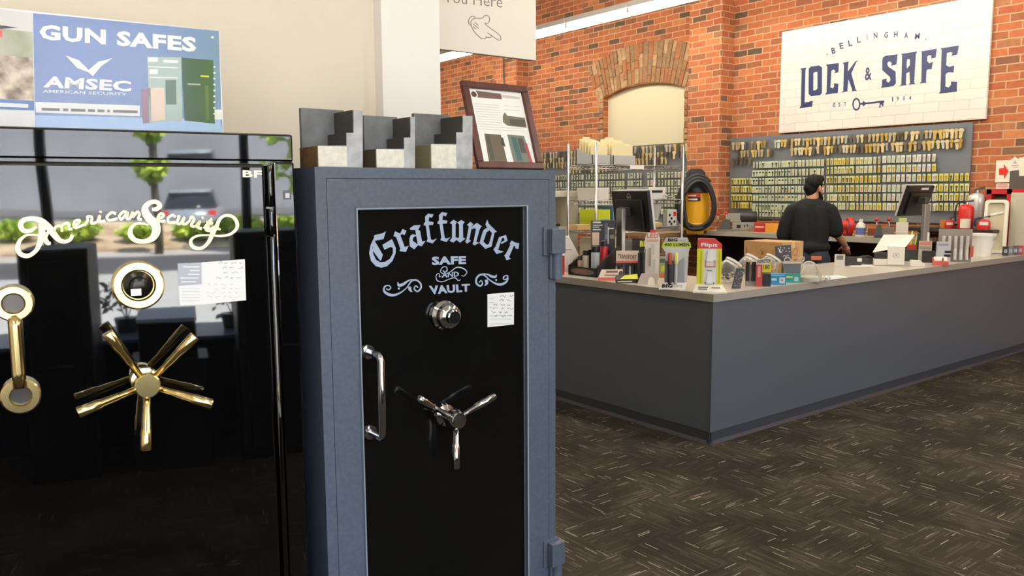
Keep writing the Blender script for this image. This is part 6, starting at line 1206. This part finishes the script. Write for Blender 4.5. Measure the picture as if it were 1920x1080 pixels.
for k, (c, lb) in enumerate(((P(44, 42, 44, .5), 'black ring binder, leftmost of the row at the far right end of the counter'), (P(122, 118, 128, .5), 'pale grey ring binder beside the black one at the end of the counter'), (P(86, 82, 84, .5), 'dark grey ring binder in the middle of the row at the end of the counter'), (P(186, 60, 84, .5), 'pink ring binder at the right end of the counter'), (P(168, 160, 60, .5), 'yellow-green ring binder at the right edge of the photo'))):
    px = 1885+k*9.3; p = onz(px, 479.5-k*.6, ZT); t, u = it('ring_binder', lb, 'binder', 0, 0, .1, 'ring binders at the end of the counter', ZT, p); MU(u).bx(-4.6, 0, 0, 4.6, 10, 17, c).build('cover', t, bevel=.001); MU(u).bx(-2.6, -.4, 5, 2.6, 0, 12, P(170, 166, 166, .5)).build('spine_label', t)

# ------------------------------------------------------------------ on the work bench
def ib(name, label, cat, px, py=430, off=0.0, X=None):
    p = onc(px, X=X or 8.2, z=zt1); return it(name, label, cat, 0, 0, off, None, zt1, p)
MG = P(150, 146, 136, .4); MD = P(58, 60, 60, .4)
t, u = ib('key_machine', 'grey key cutting machine with a black motor at the left of the work bench', 'machine', 1379, X=8.16)
MU(u).bx(-34, -6, 0, 22, 16, 3, P(120, 118, 112, .4)).build('base_plate', t, bevel=.002); MU(u).bx(-6, -4, 3, 34, 14, 17, MG).build('housing', t, bevel=.004)
m = MU(u); m.lathe([(0, 0), (9, 0), (10.5, 2), (10.5, 28), (9, 30), (0, 30)], 20, P(44, 44, 46, .4), (8, 5, 27), 'x'); m.build('motor', t); m = MU(u); m.bx(-16, -2, 17, 10, 12, 33, MG); m.build('head', t, bevel=.006)
m = MU(u); m.hexa([(-30, -5, 3), (-10, -5, 3), (-10, 6, 3), (-30, 6, 3)], [(-24, -2, 20), (-10, -2, 22), (-10, 6, 22), (-24, 6, 20)], MD); m.build('carriage', t)
for x, z in ((-32, 32), (-17, 34)):
    m = MU(u); m.tube([(x, 0, 14), (x, 0, z)], 1.3, STEEL, 8); m.build('spindle', t); m = MU(u); m.ell((x, 0, z), (3.4, 3.4, 3), RED, 12, 8); m.build('red_knob', t)
m = MB(); bars(m, u, 4.3, [(2, -12, 9, -6), (15, -12, 17, -8), (20, -13, 22, -9)], BLACK); m.build('switch', t)
t, u = ib('red_box', 'small red box on the work bench left of the man', 'box', 1424, X=8.2); MU(u).bx(-10, 0, 0, 11, 12, 16, P(184, 40, 38, .5)).build('carton', t); m = MB(); bars(m, u, .3, [(-8, -11, 8, -8)], P(216, 190, 180, .5)); m.build('printing', t)
t, u = ib('yellow_box', 'amber yellow box on the work bench beside the small red box', 'box', 1447, X=8.2); MU(u).bx(-12, 0, 0, 14, 14, 17, P(220, 150, 48, .5)).build('carton', t)
t, u = ib('bench_grinder', 'red bench grinder with round wheel guard, right of the man', 'grinder', 1580, X=8.15, off=.3)
MU(u).bx(-14, -4, 0, 16, 10, 4, P(110, 34, 32, .4)).build('foot', t); m = MU(u); m.lathe([(0, -16), (8, -16), (9, -14), (9, 8), (0, 8)], 18, RED, (-2, 2, 20), 'x'); m.build('motor', t); m = MU(u); m.lathe([(0, 0), (15, 0), (16.5, 2), (16.5, 8), (15, 9), (0, 9)], 26, P(196, 38, 34, .35), (8, 2, 18), 'x'); m.build('wheel_guard', t); m = MU(u); m.lathe([(0, -1), (10, -1), (10, 1), (0, 1)], 20, P(120, 112, 106, .5), (7, 2, 18), 'x'); m.build('grinding_wheel', t); MU(u).bx(-4, -2, 4, 6, 6, 14, RED).build('stand', t)
t, u = ib('spray_bottle', 'white bottle with a blue label on the work bench', 'bottle', 1613, X=8.1); m = MU(u); m.lathe([(0, 0), (8, 0), (8.5, 2), (8.5, 20), (6, 25), (3.4, 27), (3.4, 33), (0, 33)], 20, P(226, 224, 220, .35)); m.build('bottle', t); m = MU(u); m.lathe([(8.7, 4), (8.7, 17)], 20, P(96, 112, 170, .5)); m.build('label', t)
t, u = ib('wood_block', 'small reddish wooden box on the work bench right of the white bottle', 'box', 1635, X=8.2); MU(u).bx(-8, 0, 0, 9, 10, 15, P(130, 66, 46, .5)).build('block', t); MU(u).bx(-9, -8, 0, 16, -4, 2, P(214, 206, 192, .5)).build('white_strip', t)
t, u = ib('key_machine', 'dark key cutting machine with two red knobs at the right of the work bench', 'machine', 1658, X=8.1)
MU(u).bx(-18, -5, 0, 16, 14, 5, MD).build('base_plate', t, bevel=.002); MU(u).bx(-8, -2, 5, 16, 12, 19, P(118, 110, 100, .4)).build('housing', t, bevel=.004); m = MU(u); m.hexa([(-17, -5, 5), (-4, -5, 5), (-4, 6, 5), (-17, 6, 5)], [(-13, -2, 24), (-6, -2, 24), (-6, 6, 24), (-13, 6, 24)], MD); m.build('carriage', t)
for x in (-14, 7):
    m = MU(u); m.tube([(x, 0, 12), (x, 0, 33)], 1.4, STEEL, 8); m.build('spindle', t); m = MU(u); m.ell((x, 0, 34), (4, 4, 3.4), RED, 12, 8); m.build('red_knob', t)
t, u = ib('code_machine', 'pale grey key code machine at the right end of the work bench', 'machine', 1690, X=8.25); m = MU(u); m.prism([(0, 0), (14, 0), (14, 28), (8, 28), (0, 8)], -10, 11, P(186, 178, 164, .4), 'x'); m.build('housing', t, bevel=.003); MU(u).bx(-6, 9, 28, 8, 12, 36, P(196, 196, 120, .5)).build('yellow_top', t)

# ------------------------------------------------------------------ the man at the work bench
def blob(parts, vox, name, m, parent=None, sm=4):
    mb = MB()
    for q in parts:
        if q[0] == 'e': mb.ell(q[1], q[2], m, 16, 12)
        else:
            _, pts, rs = q; mb.tube(pts, rs, m, 14)
            mb.ell(pts[0], (rs[0],)*3, m, 12, 8); mb.ell(pts[-1], (rs[-1],)*3, m, 12, 8)
    o = mb.build('tmp'); r = o.modifiers.new('r', 'REMESH'); r.mode = 'VOXEL'; r.voxel_size = vox; r.use_smooth_shade = True
    s_ = o.modifiers.new('s', 'SMOOTH'); s_.iterations = sm; s_.factor = .5
    dg = bpy.context.evaluated_depsgraph_get(); me = bpy.data.meshes.new_from_object(o.evaluated_get(dg)); bpy.data.objects.remove(o)
    me.materials.clear(); me.materials.append(m); ob = bpy.data.objects.new(name, me); COL.objects.link(ob); me.name = name
    for p_ in me.polygons: p_.use_smooth = True
    if parent: ob.parent = parent
    return ob
SKIN = mat('skin', (196, 140, 112), .5); HAIR = mat('dark_hair', (14, 11, 9), .6, spec=.25, bump=(160, .5, .004)); SHIRT = mat('black_polo_cotton', (17, 17, 19), .85, bump=(24, .35, .012)); JEAN = mat('dark_blue_denim', (44, 52, 66), .85, noise=(60, (52, 60, 76)))
dm_ = 8.05; pm_ = CAM+ray(1518, 470)*dm_
man = thing('person', 'man in black polo shirt and jeans at the bench, back turned, head to the right', 'person', (pm_.x, pm_.y, 0), math.radians(31)-PI/2)
hx = .01
def finger(b, d, L, r, curl=.5):
    d = Vector(d).normalized(); b = Vector(b); dn = Vector((0, .25, -1)).normalized(); pts = [b]
    for k, f in enumerate((.42, .33, .25)): d = (d+dn*curl*k*.35).normalized(); pts.append(pts[-1]+d*L*f)
    return ('t', pts, [r, r*.95, r*.88, r*.75])
RH = Vector((.325, .17, 1.005)); LH = Vector((-.12, .36, 1.05))
hd_ = Matrix.Translation((.015, .02, 1.56)) @ Matrix.Rotation(math.radians(-42), 4, 'Z') @ Matrix.Rotation(math.radians(-7), 4, 'X')
def H_(p): return hd_ @ Vector(p)
parts = [('e', H_((0, .01, .03)), (.074, .08, .098)), ('e', H_((0, .035, -.045)), (.058, .062, .07)), ('e', H_((0, .07, -.085)), (.03, .028, .028)), ('e', H_((0, -.015, .03)), (.068, .06, .08)),
         ('t', [H_((0, .085, .02)), H_((0, .108, -.022)), H_((0, .1, -.03))], [.011, .015, .012]), ('e', H_((0, .082, .035)), (.05, .014, .014)), ('e', H_((.042, .066, -.02)), (.022, .02, .02)), ('e', H_((-.042, .066, -.02)), (.022, .02, .02)),
         ('e', H_((.083, -.004, 0)), (.013, .022, .036)), ('e', H_((-.083, -.004, 0)), (.013, .022, .036)),
         ('t', [(0, -.0, 1.36), (.004, .0, 1.44), (.01, .015, 1.52)], [.066, .056, .054]),
         ('t', [(0, .01, 1.34), (0, .015, 1.2), (0, .015, 1.05), (0, .01, .95)], [.085, .095, .09, .1]), ('t', [(-.17, .0, 1.345), (.17, .0, 1.345)], [.045, .045]),
         ('t', [(.185, 0, 1.35), (.235, .0, 1.2), (.245, .03, 1.12)], [.055, .05, .043]), ('t', [(.245, .03, 1.12), (.285, .10, 1.06), RH], [.042, .038, .026]),
         ('t', [(-.185, 0, 1.35), (-.245, .02, 1.2), (-.25, .06, 1.10)], [.055, .05, .043]), ('t', [(-.25, .06, 1.10), (-.2, .22, 1.07), LH], [.042, .037, .026]),
         ('t', [(.09, .0, .93), (.1, .02, .5), (.1, -.01, .09)], [.085, .055, .038]), ('t', [(-.09, .0, .93), (-.1, .02, .5), (-.1, -.01, .09)], [.085, .055, .038]),
         ('e', (.1, .05, .05), (.04, .1, .035)), ('e', (-.1, .05, .05), (.04, .1, .035))]
for B, s in ((RH, 1), (LH, -1)):
    d = Vector((.12*s if s > 0 else .5, .65, -.62)).normalized(); sd = d.cross(Vector((0, 0, 1))).normalized()
    palm = B+d*.05; parts.append(('t', [B, palm, B+d*.085], [.024, .033, .028])); parts.append(('t', [palm-sd*.02, palm+sd*.02], [.022, .022]))
    for k, (o_, L) in enumerate(((-.03, .07), (-.010, .08), (.010, .076), (.029, .06))): parts.append(finger(B+d*.088+sd*o_, d+sd*o_*4, L, .0088, .8))
    parts.append(finger(B+d*.035-sd*.032*s, d-sd*.9*s, .062, .0105, .4))
body_ = blob(parts, .0065, 'body', SKIN, man, 3)
sh_ = [('t', [(0, .01, 1.37), (0, .015, 1.25), (0, .015, 1.1), (0, .01, .965)], [.115, .128, .122, .128]), ('t', [(.055, .005, 1.33), (.06, .005, 1.2), (.05, .005, 1.0)], [.115, .122, .118]), ('t', [(-.055, .005, 1.33), (-.06, .005, 1.2), (-.05, .005, 1.0)], [.115, .122, .118]),
       ('t', [(-.175, .0, 1.352), (-.06, -.005, 1.40), (.06, -.005, 1.40), (.175, .0, 1.352)], [.062, .07, .07, .062]),
       ('t', [(.178, 0, 1.352), (.215, .0, 1.25), (.232, .015, 1.155)], [.066, .072, .075]), ('t', [(-.178, 0, 1.352), (-.225, .01, 1.23), (-.245, .03, 1.11)], [.066, .073, .078]), ('e', (0, .0, .99), (.195, .142, .085))]
blob(sh_, .008, 'polo_shirt', SHIRT, man, 14)
m = MB(); m.x = Matrix.Translation((.005, .003, 1.43)) @ Matrix.Rotation(.12, 4, 'X'); m.lathe([(.068, 0), (.074, -.012), (.09, -.03), (.078, -.012), (.064, .03), (.062, .03), (.068, 0)], 24, SHIRT); m.build('collar', man)
jn = [('t', [(.06, .0, .90), (.06, -.005, .84)], [.125, .13]), ('t', [(-.06, .0, .90), (-.06, -.005, .84)], [.125, .13]), ('t', [(.09, 0, .86), (.1, .02, .48), (.1, -.01, .1)], [.11, .078, .07]), ('t', [(-.09, 0, .86), (-.1, .02, .48), (-.1, -.01, .1)], [.11, .078, .07])]
blob(jn, .009, 'jeans', JEAN, man, 4)
m = MB(); m.hexa([(.02, -.15, .873), (.115, -.145, .873), (.115, -.11, .873), (.02, -.11, .873)], [(.02, -.146, .91), (.115, -.14, .91), (.115, -.10, .91), (.02, -.10, .91)], mat('orange_leather_patch', (214, 110, 52), .6)); m.build('waist_patch', man, bevel=.002)
hr = [('e', H_((0, -.008, .055)), (.084, .094, .09)), ('e', H_((0, -.035, .01)), (.073, .062, .075)), ('e', H_((0, -.035, -.035)), (.05, .045, .045)), ('e', H_((0, .04, .1)), (.062, .055, .045)), ('e', H_((.066, .02, .05)), (.018, .03, .03)), ('e', H_((-.066, .02, .05)), (.018, .03, .03))]
blob(hr, .006, 'hair', HAIR, man, 3)
bd = [('t', [H_((.066, .02, -.03)), H_((.06, .045, -.075)), H_((.03, .082, -.098)), H_((0, .092, -.105)), H_((-.03, .082, -.098)), H_((-.06, .045, -.075)), H_((-.066, .02, -.03))], [.012, .022, .027, .03, .027, .022, .012]), ('t', [H_((.03, .098, -.05)), H_((0, .107, -.044)), H_((-.03, .098, -.05))], [.008, .009, .008])]
blob(bd, .006, 'beard', HAIR, man, 2)
for s in (-1, 1):
    m = MB(); m.ell(H_((s*.031, .082, .008)), (.011, .011, .009), P(236, 232, 226, .2), 12, 8); m.ell(H_((s*.031, .091, .008)), (.005, .005, .005), P(40, 28, 20, .2), 8, 6); m.build('eye', man)
    m = MB(); m.ell((s*.1, .05, .045), (.05, .135, .045), P(30, 28, 27, .5), 16, 10); m.build('shoe', man)
m = MB(); m.tube([H_((-.022, .1, -.058)), H_((0, .106, -.057)), H_((.022, .1, -.058))], .006, P(150, 86, 78, .5), 8); m.build('mouth', man)
